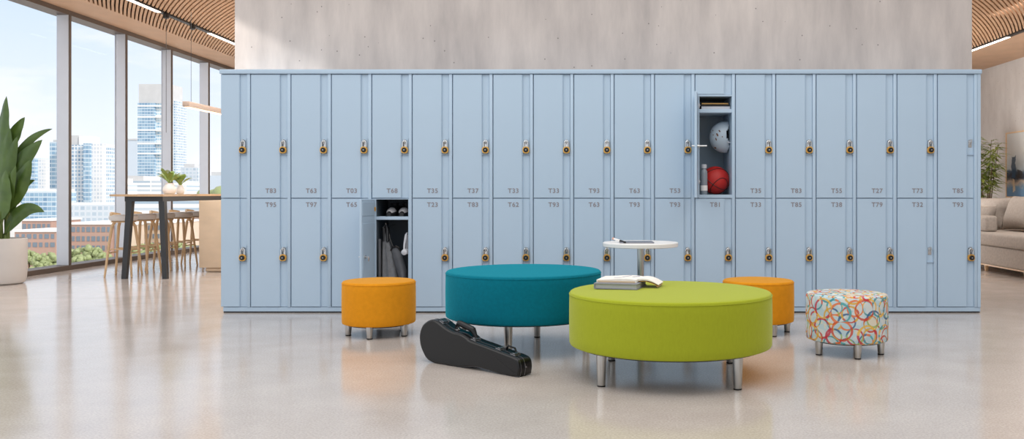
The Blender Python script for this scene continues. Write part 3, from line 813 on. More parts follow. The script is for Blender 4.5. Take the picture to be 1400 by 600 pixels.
for (u0, v0, u1, v1, w) in ((-.0, -.02, .03, .08, .007), (-.04, -.035, 0, -.03, .010), (.05, .01, .075, .08, .008)):
    b = MB(); dx, dy = u1 - u0, v1 - v0; L = math.hypot(dx, dy)
    def hz_(u): 
        i = (u + .115) / .205; return .0132 + .007 * math.sin(PI * min(1, max(0, i)) ** 1.6 * .9)
    nseg = 6; A = []
    for i in range(nseg + 1):
        f = i / nseg; u = u0 + dx * f; v = v0 + dy * f
        A.append([b.bm.verts.new((u - dy / L * w / 2, v + dx / L * w / 2, hz_(u - dy / L * w / 2) + .0005)), b.bm.verts.new((u + dy / L * w / 2, v - dx / L * w / 2, hz_(u + dy / L * w / 2) + .0005))])
    for r0, r1 in zip(A, A[1:]): b.bm.faces.new((r0[0], r0[1], r1[1], r1[0]))
    bmesh.ops.transform(b.bm, matrix=mt, verts=b.bm.verts); b.build('printed_mark', M['bluepen'], t)

# ------------------------------------------------------------------ instrument case
A0 = Vector((-.912, 4.745, 0)); dv = Vector((.79678, -.60426, 0)); nv = Vector((.60426, .79678, 0))
t = thing('instrument_case', 'black hard guitar-shaped instrument case lying on its side on the floor before the teal ottoman', 'case', (-.63, 4.56, 0))
outl = [(0.003, .125), (.008, .158), (.025, .191), (.056, .215), (.096, .229), (.129, .225), (.167, .209), (.204, .193), (.258, .178), (.308, .174), (.352, .160), (.383, .146), (.495, .128), (.612, .108), (.690, .094), (.715, .078), (.723, .047), (.719, .018), (.706, .003), (.612, .003), (.495, .013), (.43, .017), (.383, .014), (.339, .006), (.267, .002), (.176, .002), (.111, .002), (.063, .015), (.03, .049), (.010, .086)]
def catmull(pts, k=4):
    out = []; n = len(pts)
    for i in range(n):
        p0, p1, p2, p3 = [Vector(pts[(i + j) % n]) for j in (-1, 0, 1, 2)]
        for s_ in range(k):
            u = s_ / k
            out.append(.5 * ((2 * p1) + (p2 - p0) * u + (2 * p0 - 5 * p1 + 4 * p2 - p3) * u * u + (3 * p1 - p0 - 3 * p2 + p3) * u ** 3))
    return [(max(p.x, 0), max(p.y, .001)) for p in out]
sm = catmull(outl)
area = sum(a[0] * b_[1] - b_[0] * a[1] for a, b_ in zip(sm, sm[1:] + sm[:1]))
if area < 0: sm = sm[::-1]
nrm2 = []
for i in range(len(sm)):
    a, c = Vector(sm[i - 1]), Vector(sm[(i + 1) % len(sm)]); d = (c - a).normalized(); nrm2.append(Vector((-d.y, d.x)))
def case_pt(u, v, w): return A0 + dv * u + nv * w + Vector((0, 0, v))
def case_shell(levels):
    b = MB(); rings = []
    for w, ins in levels:
        rings.append([b.bm.verts.new(case_pt(p[0] + n_.x * ins, max(.0005, p[1] + n_.y * ins), w)) for p, n_ in zip(sm, nrm2)])
    for r0, r1 in zip(rings, rings[1:]):
        for i in range(len(sm)):
            j = (i + 1) % len(sm); b.bm.faces.new((r0[i], r0[j], r1[j], r1[i]))
    b.bm.faces.new(rings[0]); b.bm.faces.new(rings[-1])
    return b
TH = .105
case_shell([(0, .008), (.0015, .0045), (.005, .0014), (.010, .0), (.042, .0)]).build('case_back_shell', M['case'], t, angle=45)
case_shell([(.048, .0), (.094, .0), (.099, .0014), (.1035, .0045), (TH, .008)]).build('case_lid', M['case'], t, angle=45)
case_shell([(.0425, .002), (.0425, -.0025), (.0475, -.0025), (.0475, .002)]).build('trim_band', M['casetrim'], t, angle=30)
case_shell([(.0135, .0005), (.0135, -.002), (.0165, -.002), (.0165, .0005)]).build('edge_piping', M['casetrim'], t, angle=30)
def topz(u):
    best = 0
    for (a, c) in zip(sm, sm[1:] + sm[:1]):
        if (a[0] - u) * (c[0] - u) <= 0 and abs(a[0] - c[0]) > 1e-9:
            best = max(best, a[1] + (c[1] - a[1]) * (u - a[0]) / (c[0] - a[0]))
    return best
# carrying handle at the waist
b = MB(); hp = []
for i in range(13):
    f = i / 12; u = .225 + .15 * f
    base_z = topz(.225) * (1 - f) + topz(.375) * f
    hp.append(case_pt(u, base_z + .004 + .036 * min(1, math.sin(PI * f) * 1.9), .06))
b.tube(hp, [.009, .012] + [.0165] * 9 + [.012, .009], 12); b.build('handle', M['case'], t)
for u in (.235, .365):
    b = MB(); b.lathe([(.0001, 0), (.014, 0), (.014, .005), (.0001, .007)], n=16, mat=T(*case_pt(u, topz(u) - .001, .06)))
    b.tube([case_pt(u - .012, topz(u) + .006, .06), case_pt(u, topz(u) + .016, .06), case_pt(u + .012, topz(u) + .006, .06)], .003, 8); b.build('handle_ring', M['chrome'], t)
for u in (.15, .385, .56, .66):
    zz = topz(u); b = MB()
    sl_ = (topz(u + .01) - topz(u - .01)) / .02
    fr_ = Matrix(((dv.x, nv.x, 0, 0), (dv.y, nv.y, 0, 0), (0, 0, 1, 0), (0, 0, 0, 1)))
    mt = T(*case_pt(u, zz, .045)) @ fr_ @ R(-math.atan(sl_), 'Y')
    b.box(-.018, .018, -.022, .022, -.001, .004, .0015, 1, mat=mt); b.box(-.009, .009, -.016, .02, .004, .009, .0015, 1, mat=mt)
    b.tube([mt @ Vector((-.012, .016, .006)), mt @ Vector((-.012, .026, .008)), mt @ Vector((.012, .026, .008)), mt @ Vector((.012, .016, .006))], .002, 6)
    b.build('latch', M['casetrim'], t)
# second small handle near the narrow end
b = MB(); b.tube([case_pt(.575, topz(.575) + .001, .075), case_pt(.585, topz(.585) + .02, .075), case_pt(.63, topz(.63) + .02, .075), case_pt(.64, topz(.64) + .001, .075)], .005, 8); b.build('handle', M['case'], t)
# end cap plate
b = MB(); mt = T(*case_pt(.7235, .045, .052)) @ Matrix(((nv.x, dv.x, 0, 0), (nv.y, dv.y, 0, 0), (0, 0, 1, 0), (0, 0, 0, 1)))
b.lathe([(.0001, 0), (.006, 0), (.005, .003), (.0001, .004)], n=12, mat=mt @ R(-PI / 2, 'X')); b.build('stud', M['casetrim'], t)

# ------------------------------------------------------------------ window planter
PX, PY = -5.83, 8.75
t = thing('potted_plant', 'tall broad-leaved green plant in a pale round planter by the windows', 'plant', (PX, PY, 0))
b = MB(); b.lathe([(.0001, 0), (.165, 0), (.19, .012), (.205, .05), (.212, .14), (.214, .44), (.211, .452), (.200, .455), (.195, .445), (.192, .40), (.0001, .40)], PX, PY, 64); pot = b.build('planter', M['pot'], t)
b = MB(); b.lathe([(.0001, .405), (.12, .412), (.19, .402), (.19, .399), (.0001, .399)], PX, PY, 32); b.build('soil', M['soil'], pot)
def leaf_mb(base, ctrl, tip, width, fold=.25, nseg=16, wave=.0, side=None, cut=0):
    b = MB(); base, ctrl, tip = Vector(base), Vector(ctrl), Vector(tip)
    rows = []; prev = None
    for i in range(nseg + 1):
        f = i / nseg
        p = base * (1 - f) ** 2 + ctrl * 2 * f * (1 - f) + tip * f * f
        tan = ((ctrl - base) * (1 - f) + (tip - ctrl) * f).normalized()
        s_ = side.copy() if side else Vector((tan.z, 0, -tan.x))
        s_ = s_ - tan * s_.dot(tan)
        if s_.length < 1e-4: s_ = tan.orthogonal()
        s_.normalize(); nn = tan.cross(s_)
        w = width * (math.sin(PI * min(1, f ** .8 * .97 + .03)) ** .75) * .5
        row = []
        for k in range(-3, 4):
            a = k / 3
            row.append(b.bm.verts.new(p + s_ * (a * w) + nn * (fold * abs(a) * w + wave * w * math.sin(f * 22 + k))))
        rows.append(row)
    for r0, r1 in zip(rows, rows[1:]):
        for k in range(6): b.bm.faces.new((r0[k], r0[k + 1], r1[k + 1], r1[k]))
    return b
def W(x, y, Y): return Vector(((x - 803) * Y / F, Y, CZ - (y - 263) * Y / F))
crown = Vector((PX, PY, .41))
LV = [ # base px, ctrl px, tip px, width m, depth offsets
    ((2, 240), (-2, 180), (9, 131), .20, (0, .0, .02), None), ((8, 215), (16, 180), (34, 160), .13, (.05, .05, .08), None),
    ((12, 235), (32, 185), (72, 176), .085, (.03, 0, -.05), None), ((10, 250), (26, 218), (58, 191), .17, (0, -.05, -.1), None),
    ((8, 285), (24, 255), (43, 217), .19, (-.05, -.1, -.15), None), ((10, 292), (22, 252), (48, 246), .10, (0, .05, .1), None),
    ((8, 318), (28, 272), (61, 290), .14, (-.05, -.1, -.12), None), ((0, 300), (2, 265), (8, 232), .20, (-.12, -.16, -.18), None),
    ((0, 250), (-25, 200), (-45, 170), .17, (0, .05, .05), None), ((-2, 290), (-30, 240), (-62, 240), .17, (-.05, -.1, -.1), None),
    ((0, 240), (5, 190), (-12, 150), .18, (.08, .1, .12), None), ((4, 262), (2, 215), (14, 175), .17, (-.02, -.05, -.05), None),
    ((-2, 320), (-25, 280), (-50, 300), .13, (-.08, -.12, -.15), None),
    ((4, 300), (8, 262), (22, 226), .12, (-.1, -.14, -.2), None), ((6, 260), (12, 215), (24, 186), .12, (-.04, -.08, -.1), None), ((2, 290), (12, 240), (30, 232), .11, (.1, .12, .15), None), ((10, 300), (14, 275), (30, 262), .09, (.05, .08, .1), None), ((6, 270), (10, 230), (28, 205), .15, (.1, .1, .12), None)]
for k, (bp, cp, tp, w, dys, _) in enumerate(LV):
    bb, cc, tt = [W(p[0], p[1], PY + d_) for p, d_ in zip((bp, cp, tp), dys)]
    sd = Vector((.75, -.35 + .1 * (k % 3), -.3)) if k in (0, 7, 10, 11) else None
    lf = leaf_mb(bb, cc, tt, w, .22, wave=.05, side=sd).build('leaf', M['leaf'], t, angle=80, recalc=False)
    a = 2 * PI * k / len(LV)
    s_ = MB(); st = crown + Vector((.05 * math.cos(a), .05 * math.sin(a), -.005))
    mid = st.lerp(bb, .6) + Vector((0, 0, .03)); s_.tube([st, st.lerp(mid, .5), mid, bb, bb.lerp(cc, .35)], [.014, .012, .010, .007, .003], 8); s_.build('stem', M['stem'], lf)

# ------------------------------------------------------------------ bar table, stools, island
t = thing('bar_table', 'tall narrow oak-topped bar table with charcoal legs beside the windows', 'table', (-4.7, 10.4, 0))
b = MB(); b.prism([(-5.02, 9.22), (-4.97, 9.17), (-4.45, 9.15), (-4.43, 9.17), (-4.43, 12.4), (-5.02, 12.4)], .868, .890); b.build('tabletop', M['tabletop'], t, smooth=False)
b = MB(); b.box(-4.86, -4.46, 9.22, 9.26, .815, .8675); b.box(-4.50, -4.46, 9.26, 12.3, .815, .8675); b.box(-4.86, -4.82, 9.26, 12.3, .815, .8675); b.build('apron', M['darkmetal'], t, smooth=False)
for (xt, xb, y0) in ((-4.815, -4.875, 9.25), (-4.475, -4.445, 9.25), (-4.815, -4.875, 12.32), (-4.475, -4.445, 12.32)):
    b = MB(); w = .029
    v = b.box(-w, w, -w, w, 0, .815)
    for q_ in v:
        f = q_.co.z / .815; q_.co.x = q_.co.x * (.85 + .2 * f) + xb + (xt - xb) * f; q_.co.y = q_.co.y * (.85 + .2 * f) + y0
    b.build('leg', M['darkmetal'], t, smooth=False)
t = thing('kitchen_island', 'plywood clad island block beside the bar table at the end of lockers', 'island', (-3.9, 11, 0))
b = MB(); b.box(-4.425, -3.3, 10.0, 12.2, .052, .818, .004, 2); b.build('cabinet', M['plywood'], t)
b = MB(); b.box(-4.37, -3.34, 10.03, 12.1, 0, .051, .02, 3); b.build('toe_kick', M['plywood'], t)
stool0 = None
sp_ = [(-5.03, 9.52), (-5.05, 9.97), (-5.04, 10.40), (-5.04, 10.88), (-5.04, 11.32)]
sl_lab = ['nearest the camera, left of the table leg', 'second from the near end of the bar table', 'third from the near end of the bar table', 'fourth from the camera, right of the table leg', 'farthest from the camera, beside the plywood island']
for k, (x, y) in enumerate(sp_):
    lab = 'pale ash bar stool with grey seat, ' + sl_lab[k]
    if stool0 is None:
        t = stool0 = thing('bar_stool', lab, 'stool', (0, 0, 0), 0, 'bar stools along the window side of the table')
        b = MB(); b.lathe([(.0001, .600), (.11, .600), (.134, .608), (.143, .632), (.141, .656), (.126, .668), (.0001, .664)], 0, 0, 36); b.build('seat', M['seatgrey'], t, local=True)
        b = MB(); b.lathe([(.0001, .584), (.118, .586), (.128, .596), (.10, .603), (.0001, .603)], 0, 0, 32); b.build('seat_ring', M['ash'], t, local=True)
        b = MB()
        A = []
        for i in range(13):
            a = math.radians(180 - 55 + 110 * i / 12)
            e_ = .012 + .016 * math.sin(PI * i / 12)
            A.append([b.bm.verts.new((r_ * math.cos(a), r_ * math.sin(a), z_)) for r_, z_ in ((.118, .662), (.136, .655), (.134, .668 + e_), (.120, .668 + e_))])
        for r0, r1 in zip(A, A[1:]):
            for q_ in range(4): b.bm.faces.new((r0[q_], r0[(q_ + 1) % 4], r1[(q_ + 1) % 4], r1[q_]))
        b.bm.faces.new(A[0]); b.bm.faces.new(A[-1]); b.build('backrest', M['ash'], t, local=True)
        for sx_ in (-1, 1):
            for sy_ in (-1, 1):
                b = MB(); b.tube([(sx_ * .138, sy_ * .138, 0), (sx_ * .108, sy_ * .108, .33), (sx_ * .086, sy_ * .086, .54), (sx_ * .066, sy_ * .066, .59)], [.0105, .0145, .0165, .015], 10); b.build('leg', M['ash'], t, local=True)
        for a_, c_ in (((-1, -1), (1, -1)), ((-1, 1), (1, 1)), ((-1, -1), (-1, 1)), ((1, -1), (1, 1))):
            hz1 = .30 if a_[1] == c_[1] else .26; k_ = .110 if hz1 == .30 else .114
            b = MB(); b.tube([(a_[0] * k_, a_[1] * k_, hz1), (c_[0] * k_, c_[1] * k_, hz1)], .0075, 8); b.build('footrest', M['ash'], t, local=True)
    else:
        t = copy_tree(stool0); t['label'] = lab
    t.location = (x, y, 0); t.rotation_euler = (0, 0, [.1, -.08, .15, -.1, .05][k])
# vases
def vase(x, y, r, h, lab, seed, spread):
    z0 = .8902
    t = thing('vase', lab, 'vase', (x, y, z0), 0, 'vases on the bar table')
    b = MB(); b.lathe([(.0001, z0), (r * .62, z0), (r * .8, z0 + h * .08), (r, z0 + h * .38), (r * .93, z0 + h * .6), (r * .62, z0 + h * .84), (r * .56, z0 + h * .93), (r * .62, z0 + h), (r * .52, z0 + h), (r * .48, z0 + h * .9), (r * .5, z0 + h * .8), (.0001, z0 + h * .78)], x, y, 36); b.build('vase_body', M['vase'], t)
    rng = random.Random(seed)
    for k in range(17):
        a = 2 * PI * k / 17 + rng.uniform(-.2, .2); L = spread * rng.uniform(.75, 1.1); up = rng.uniform(.45, 1.15)
        st = Vector((x, y, z0 + h * .85)); tip = st + Vector((math.cos(a) * L * (1.05 - up * .6), math.sin(a) * L * (1.05 - up * .6), L * (.2 + .55 * up)))
        ctr = st.lerp(tip, .5) + Vector((0, 0, L * .28))
        b = MB(); pts = [st * (1 - f) ** 2 + ctr * 2 * f * (1 - f) + tip * f * f for f in [i / 10 for i in range(11)]]
        b.tube(pts, [.0028] * 6 + [.002] * 5, 5)
        for i in range(8, 40):
            f = i / 40; o_ = st * (1 - f) ** 2 + ctr * 2 * f * (1 - f) + tip * f * f
            tan = ((ctr - st) * (1 - f) + (tip - ctr) * f).normalized(); sd = tan.cross(Vector((0, 0, 1))).normalized()
            ln = .032 * math.sin(PI * min(1, (f - .1) / .92)) + .004
            for sg in (1, -1):
                e_ = o_ + (sd * sg * .85 + tan * .55) * ln + Vector((0, 0, rng.uniform(-.25, .1) * ln)); m_ = o_.lerp(e_, .5) + tan * ln * .13; m2 = o_.lerp(e_, .5) - tan * ln * .13
                b.bm.faces.new([b.bm.verts.new(v) for v in (o_, m_, e_, m2)])
        b.build('fern_frond', M['leaf2'], t, recalc=False)
vase(-4.665, 9.8, .073, .125, 'larger white jug vase of green fern on the bar table', 3, .23)
vase(-4.73, 10.2, .05, .105, 'smaller white vase of green fern right of the larger jug', 8, .18)

# pendant bar lamp
t = thing('pendant_lamp', 'slim wooden bar pendant lamp hanging over the bar table', 'lamp', (-4.6, 11, 1.88))
b = MB(); b.box(-4.64, -4.56, 10.05, 12.1, 1.895, 1.955, .008, 2); b.build('lamp_body', simple('lamp_wood', (176, 156, 142), .5), t)
b = MB(); b.box(-4.625, -4.575, 10.08, 12.07, 1.885, 1.8945); b.build('diffuser', M['warmlamp'], t, smooth=False)
for y in (10.19, 11.9):
    b = MB(); b.tube([(-4.6, y, 1.955), (-4.6, y, CEIL)], .0022, 6); b.build('hanging_cable', M['blackmetal'], t)
b = MB(); y_ = 10.42; b.tube([(-5.0, y_, CEIL - .075), (-5.0, y_, 1.62)], .0028, 6); hc = b.build('hanging_cable', M['blackmetal'])
tag(hc, 'thin dark cable hanging from the linear ceiling light by the window mullion', 'cable')

# ------------------------------------------------------------------ sofa corner
t = thing('sofa', 'long low taupe fabric sofa facing the lockers at the right edge', 'sofa', (5.05, 10.3, 0))
b = MB(); b.box(4.58, 5.62, 8.5, 12.2, .085, .30, .02, 3); b.build('base', M['sofa'], t)
b = MB(); b.box(4.555, 5.35, 8.5, 12.2, .302, .455, .035, 4); b.build('seat_cushion', M['sofa'], t)
b = MB(); b.box(5.36, 5.64, 8.5, 12.2, .302, .66, .05, 4); b.build('backrest', M['sofa'], t)
b = MB(); b.box(4.6, 5.6, 8.55, 12.15, .068, .084); b.build('plinth_rail', M['ash'], t, smooth=False)
for (x, y) in ((4.64, 9.28), (4.64, 10.2), (4.64, 11.9), (5.55, 9.28), (5.55, 11.9)):
    b = MB(); b.lathe([(.018, 0), (.026, .067)], x, y, 16); b.build('leg', M['ash'], t)
def cushion(lab, w, h, th, x, y, z, rz, tilt, mat_, grp):
    tt = thing('cushion', lab, 'cushion', (x, y, z), 0, grp)
    b = MB(); b.pillow(w, h, th, T(x, y, z + h / 2 * 1.0) @ R(rz, 'Z') @ R(tilt, 'X')); b.build('pillow_body', mat_, tt, angle=70)
    return tt
g = 'cushions on the taupe sofa'
cushion('large taupe cushion leaning on the sofa back, behind the low bolster', .95, .40, .24, 5.09, 11.15, .458, math.radians(-90), math.radians(-18), M['sofapillow'], g)
cushion('large taupe cushion leaning on the sofa back at the photo edge', .95, .42, .24, 5.09, 10.14, .458, math.radians(-90), math.radians(-18), M['sofapillow'], g)
tt = thing('bolster', 'low box-shaped taupe bolster lying on the sofa seat next to the lockers', 'bolster', (4.74, 10.75, .452), 0, g)
b = MB(); b.box(4.60, 4.74, 10.12, 11.4, .456, .640, .035, 4); b.build('bolster_body', M['sofa'], tt)
tt = cushion('small taupe cushion with pale piping between the bolster and back cushions', .36, .30, .12, 4.87, 10.80, .458, math.radians(-72), math.radians(-16), M['sofapillow'], g)
b = MB(); mt = T(4.87, 10.80, .458 + .15 * 1.0) @ R(math.radians(-72), 'Z') @ R(math.radians(-16), 'X')
b.tube([mt @ Vector((.17 * (2 * i / 12 - 1), -.003, .133 + .012 * abs(2 * i / 12 - 1) ** 3)) for i in range(13)], .007, 8); b.build('piping', M['sofawhite'], tt)

# artwork
def art_mat():
    m, nt, p = new_mat('harbour_painting')
    tc = N(nt, 'ShaderNodeTexCoord'); s = N(nt, 'ShaderNodeSeparateXYZ'); nt.links.new(tc.outputs['Generated'], s.inputs[0])
    u = math_n(nt, 'SUBTRACT', 1, s.outputs[1]); v = s.outputs[2]
    n = N(nt, 'ShaderNodeTexNoise'); n.inputs['Scale'].default_value = 9; n.inputs['Detail'].default_value = 6; nt.links.new(tc.outputs['Generated'], n.inputs['Vector'])
    n2 = N(nt, 'ShaderNodeTexNoise'); n2.inputs['Scale'].default_value = 3.2; n2.inputs['Detail'].default_value = 3
    mp = N(nt, 'ShaderNodeMapping'); mp.inputs['Scale'].default_value = (1, 3.2, .6); nt.links.new(tc.outputs['Generated'], mp.inputs['Vector']); nt.links.new(mp.outputs[0], n2.inputs['Vector'])
    jit = math_n(nt, 'MULTIPLY', math_n(nt, 'SUBTRACT', n.outputs['Fac'], .5), .22)
    vv = math_n(nt, 'ADD', v, jit)
    r = N(nt, 'ShaderNodeValToRGB'); e = r.color_ramp.elements
    e[0].position = 0; e[0].color = lin((92, 126, 158)); e[1].position = 1; e[1].color = lin((206, 206, 204))
    for pos, c_ in ((.14, (104, 140, 170)), (.22, (196, 178, 158)), (.29, (56, 66, 84)), (.33, (34, 36, 44)), (.38, (70, 90, 112)), (.44, (190, 198, 204)), (.7, (212, 212, 210))):
        q_ = e.new(pos); q_.color = lin(c_)
    nt.links.new(vv, r.inputs['Fac'])
    c = r.outputs['Color']
    for (cu, hw, v0, v1, colr) in ((.13, .036, .32, .62, (40, 74, 104)), (.135, .02, .06, .3, (218, 196, 160)), (.25, .05, .3, .42, (52, 44, 42)), (.42, .03, .3, .55, (60, 84, 108)), (.62, .045, .3, .5, (48, 60, 80)), (.8, .03, .05, .3, (206, 170, 124))):
        uu = math_n(nt, 'ABSOLUTE', math_n(nt, 'SUBTRACT', math_n(nt, 'ADD', u, math_n(nt, 'MULTIPLY', jit, .25)), cu))
        prof = math_n(nt, 'MULTIPLY', math_n(nt, 'LESS_THAN', uu, hw), math_n(nt, 'MULTIPLY', math_n(nt, 'GREATER_THAN', vv, v0), math_n(nt, 'LESS_THAN', vv, v1)))
        c = mix_c(nt, math_n(nt, 'MULTIPLY', prof, .85), c, lin(colr))
    nt.links.new(c, p.inputs['Base Color']); p.inputs['Roughness'].default_value = .6
    return m
t = thing('painting', 'framed blue and grey abstract painting hanging on the pale right wall', 'painting', (RX - .03, 13.4, .83))
b = MB(); b.box(RX - .028, RX - .004, 12.62, 14.38, .845, 1.865); b.build('canvas', art_mat(), t, smooth=False)
b = MB()
for (y0, y1, z0, z1) in ((12.6, 12.618, .825, 1.885), (14.382, 14.4, .825, 1.885), (12.6, 14.4, .825, .843), (12.6, 14.4, 1.867, 1.885)): b.box(RX - .04, RX - .002, y0, y1, z0, z1)
b.build('picture_frame', M['ash'], t, smooth=False)

# plant behind sofa
TX, TY = 6.28, 13.9
t = thing('floor_plant', 'tall leafy green plant standing behind the sofa beside the painting', 'plant', (TX, TY, 0))
b = MB(); b.lathe([(.0001, 0), (.15, 0), (.17, .02), (.19, .34), (.185, .35), (.175, .34), (.16, .29), (.0001, .29)], TX, TY, 40); b.build('planter', M['pot'], t)
rng = random.Random(5)
for k in range(9):
    a = 2 * PI * k / 9; r_ = rng.uniform(.12, .30); hh = rng.uniform(1.15, 1.86)
    base = Vector((TX + .06 * math.cos(a), TY + .06 * math.sin(a), .29)); top = Vector((TX + r_ * math.cos(a), TY + r_ * math.sin(a), hh))
    pts = [base.lerp(top, f) + Vector((0, 0, .08 * math.sin(PI * f))) for f in [i / 8 for i in range(9)]]
    b = MB(); b.tube(pts, [.011 - .008 * i / 8 for i in range(9)], 6); st = b.build('stem', M['bark'], t)
    b = MB()
    for j in range(56):
        f = .45 + .55 * j / 55; p_ = base.lerp(top, f) + Vector((0, 0, .08 * math.sin(PI * f)))
        al = rng.uniform(0, 2 * PI); L = rng.uniform(.15, .28)
        dr_ = Vector((math.cos(al), math.sin(al), rng.uniform(-.25, .45))).normalized()
        e_ = p_ + dr_ * L + Vector((0, 0, -.05)); sd = dr_.cross(Vector((0, 0, 1))).normalized() * L * .12; m_ = p_.lerp(e_, .45) + Vector((0, 0, .022))
        vs = [b.bm.verts.new(v) for v in (p_, m_ + sd, e_, m_ - sd)]; mm = b.bm.verts.new(m_ + Vector((0, 0, -.006)))
        b.bm.faces.new((vs[0], vs[1], mm)); b.bm.faces.new((vs[1], vs[2], mm)); b.bm.faces.new((vs[2], vs[3], mm)); b.bm.faces.new((vs[3], vs[0], mm))
    b.build('foliage', M['leaf3'], st, recalc=False, smooth=False)

# ------------------------------------------------------------------ city outside
G = -19.0
b = MB(); b.box(-1400, -8, -60, 1500, G - 1, G)
gr = b.build('ground', simple('street_paving', (214, 211, 206), .9, var=.06, vscale=.05), smooth=False); gr['kind'] = 'structure'; tag(gr, 'pale sunlit streets and plots far below the windows', 'ground')
def bldg(name, label, xa, xb, Y, top_y, depth, mat_, parts=(), base_z=None, rz=0):
    """a block whose front stands at distance Y and spans the given bearings"""
    x0, x1 = (xa - 803) * Y / F, (xb - 803) * Y / F; z1 = CZ - (top_y - 263) * Y / F
    t = thing(name, label, 'building', ((x0 + x1) / 2, Y, G))
    b = MB(); b.box(x0, x1, Y, Y + depth, base_z if base_z is not None else G, z1); w = b.build('tower_wall', mat_, t, smooth=False)
    return t, x0, x1, z1
FA = facade('glass_grid_facade', (226, 228, 230), (120, 152, 180), (176, 198, 214), 3.0, 2.6, .66, .66)  # city colours kept pale so they carry the distance haze
FB = facade('pale_grid_facade', (236, 234, 232), (196, 204, 212), (226, 228, 230), 3.0, 2.4, .6, .6)
FC = facade('blue_glass_facade', (206, 218, 226), (116, 152, 182), (158, 188, 208), 3.4, 3.2, .9, .72)
FD = facade('tower_band_facade', (240, 238, 234), (140, 178, 200), (206, 222, 228), 3.6, 3.0, .86, .68)
FE = facade('podium_band_facade', (240, 238, 236), (158, 180, 196), (206, 214, 220), 4.2, 40, .97, .42)
FR = facade('brick_facade', (196, 160, 144), (196, 160, 144), (200, 166, 150), 50, 50, .0, .0)
FT = simple('tan_render', (216, 194, 172), .8, var=.05, vscale=.3)
FW = simple('white_roof', (244, 243, 240), .8)
FG = simple('grey_concrete_crown', (206, 205, 204), .8, var=.05, vscale=.15)
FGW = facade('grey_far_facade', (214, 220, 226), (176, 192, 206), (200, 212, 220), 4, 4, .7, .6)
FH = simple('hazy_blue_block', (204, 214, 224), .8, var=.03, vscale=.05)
WINM = simple('brick_window', (128, 140, 152), .3)
t, x0, x1, z1 = bldg('tower', 'glass and pale concrete apartment tower with stepped top, left of the tallest tower', 91, 114, 700, 198, 24, FA)
b = MB(); ax, bx_ = (114 - 803) * 696 / F, (123 - 803) * 696 / F; b.box(ax, bx_, 696, 722, G, z1 + 1); b.build('corner_bay', FC, t, smooth=False)
b = MB(); ax, bx_ = (123 - 803) * 698 / F, (140 - 803) * 698 / F; b.box(ax, bx_, 698, 722, G, z1 + .8); b.build('side_wing', FB, t, smooth=False)
b = MB(); ax, bx_ = (140 - 803) * 704 / F, (147 - 803) * 704 / F; b.box(ax, bx_, 704, 722, G, z1 - 1.8); b.build('end_wing', FA, t, smooth=False)
b = MB(); ax, bx_ = (94 - 803) * 706 / F, (108 - 803) * 706 / F; b.box(ax, bx_, 706, 720, z1 - .5, z1 + 8); b.build('penthouse', FG, t, smooth=False)
b = MB(); ax, bx_ = (108 - 803) * 705 / F, (122 - 803) * 705 / F; b.box(ax, bx_, 705, 720, z1 - .5, z1 + 7.2); b.build('penthouse', FW, t, smooth=False)
t, x0, x1, z1 = bldg('slab_tower', 'slim blue glass tower half hidden by the nearest mullion', 68, 84, 720, 194, 30, FC)
b = MB(); b.box(x0 + 1, x1 - 1, 723, 740, z1, z1 + 2); b.build('roof', FG, t, smooth=False)
t, x0, x1, z1 = bldg('skyscraper', 'tallest tower with banded glass storeys and a blank pale crown', 191, 232, 1000, 141, 30, FD)
b = MB(); b.box(x0 - .6, x1 + .4, 999, 1031, z1, CZ + (263 - 115) * 1000 / F); b.build('crown', FG, t, smooth=False)
b = MB(); b.box(x1, (241 - 803) * 1008 / F, 1008, 1034, G, z1 + 4); b.build('side_wing', FA, t, smooth=False)
b = MB(); b.box(x0 - .8, (213 - 803) * 1000 / F, 997, 1001, G, z1 - .2); b.build('corner_bay', FC, t, smooth=False)
for yy in (145, 160, 178, 196, 210):
    b = MB(); zz = CZ - (yy - 263) * 1000 / F; b.box(x0 - 1, x1 + .6, 996.6, 1001, zz - .9, zz + .9); b.build('floor_band', FW, t, smooth=False)
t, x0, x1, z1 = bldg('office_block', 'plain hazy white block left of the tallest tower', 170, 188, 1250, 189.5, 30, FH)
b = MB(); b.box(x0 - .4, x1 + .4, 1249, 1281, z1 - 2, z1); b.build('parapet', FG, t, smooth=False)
t, x0, x1, z1 = bldg('podium_block', 'low white banded block at the foot of the tallest tower', 166, 248, 860, 247, 60, FE)
b = MB(); b.box(x0 + 2, (196 - 803) * 866 / F, 866, 900, z1, z1 + 5); b.build('roof_plant', FG, t, smooth=False)
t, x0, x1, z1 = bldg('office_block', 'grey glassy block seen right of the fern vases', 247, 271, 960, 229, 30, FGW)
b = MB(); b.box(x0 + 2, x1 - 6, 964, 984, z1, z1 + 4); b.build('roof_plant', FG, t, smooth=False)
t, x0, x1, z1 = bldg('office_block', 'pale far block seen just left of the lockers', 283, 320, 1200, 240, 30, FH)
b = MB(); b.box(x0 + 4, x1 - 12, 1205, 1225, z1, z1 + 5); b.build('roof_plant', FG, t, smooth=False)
t, x0, x1, z1 = bldg('glass_block', 'twin-toned blue glass block behind the plant leaves', 28, 48, 800, 216, 30, FC)
b = MB(); ax, bx_ = (48 - 803) * 804 / F, (62 - 803) * 804 / F; b.box(ax, bx_, 804, 828, G, z1 - 1); b.build('side_wing', FB, t, smooth=False)
t, x0, x1, z1 = bldg('glass_block', 'wide low blue glass block below the white dome', 30, 76, 640, 262, 26, FC)
b = MB(); b.box(x0, x1, 642, 664, z1, z1 + 2); b.build('roof', FW, t, smooth=False)
t, x0, x1, z1 = bldg('domed_hall', 'low white hall with a rounded dome behind the blue glass block', 18, 58, 860, 258, 40, FW)
cxd = (44 - 803) * 880 / F; b = MB(); b.lathe([(10, z1), (9.5, z1 + 3), (7, z1 + 6), (3.6, z1 + 7.6), (.0001, z1 + 8)], cxd, 880, 28); b.build('dome', FW, t)
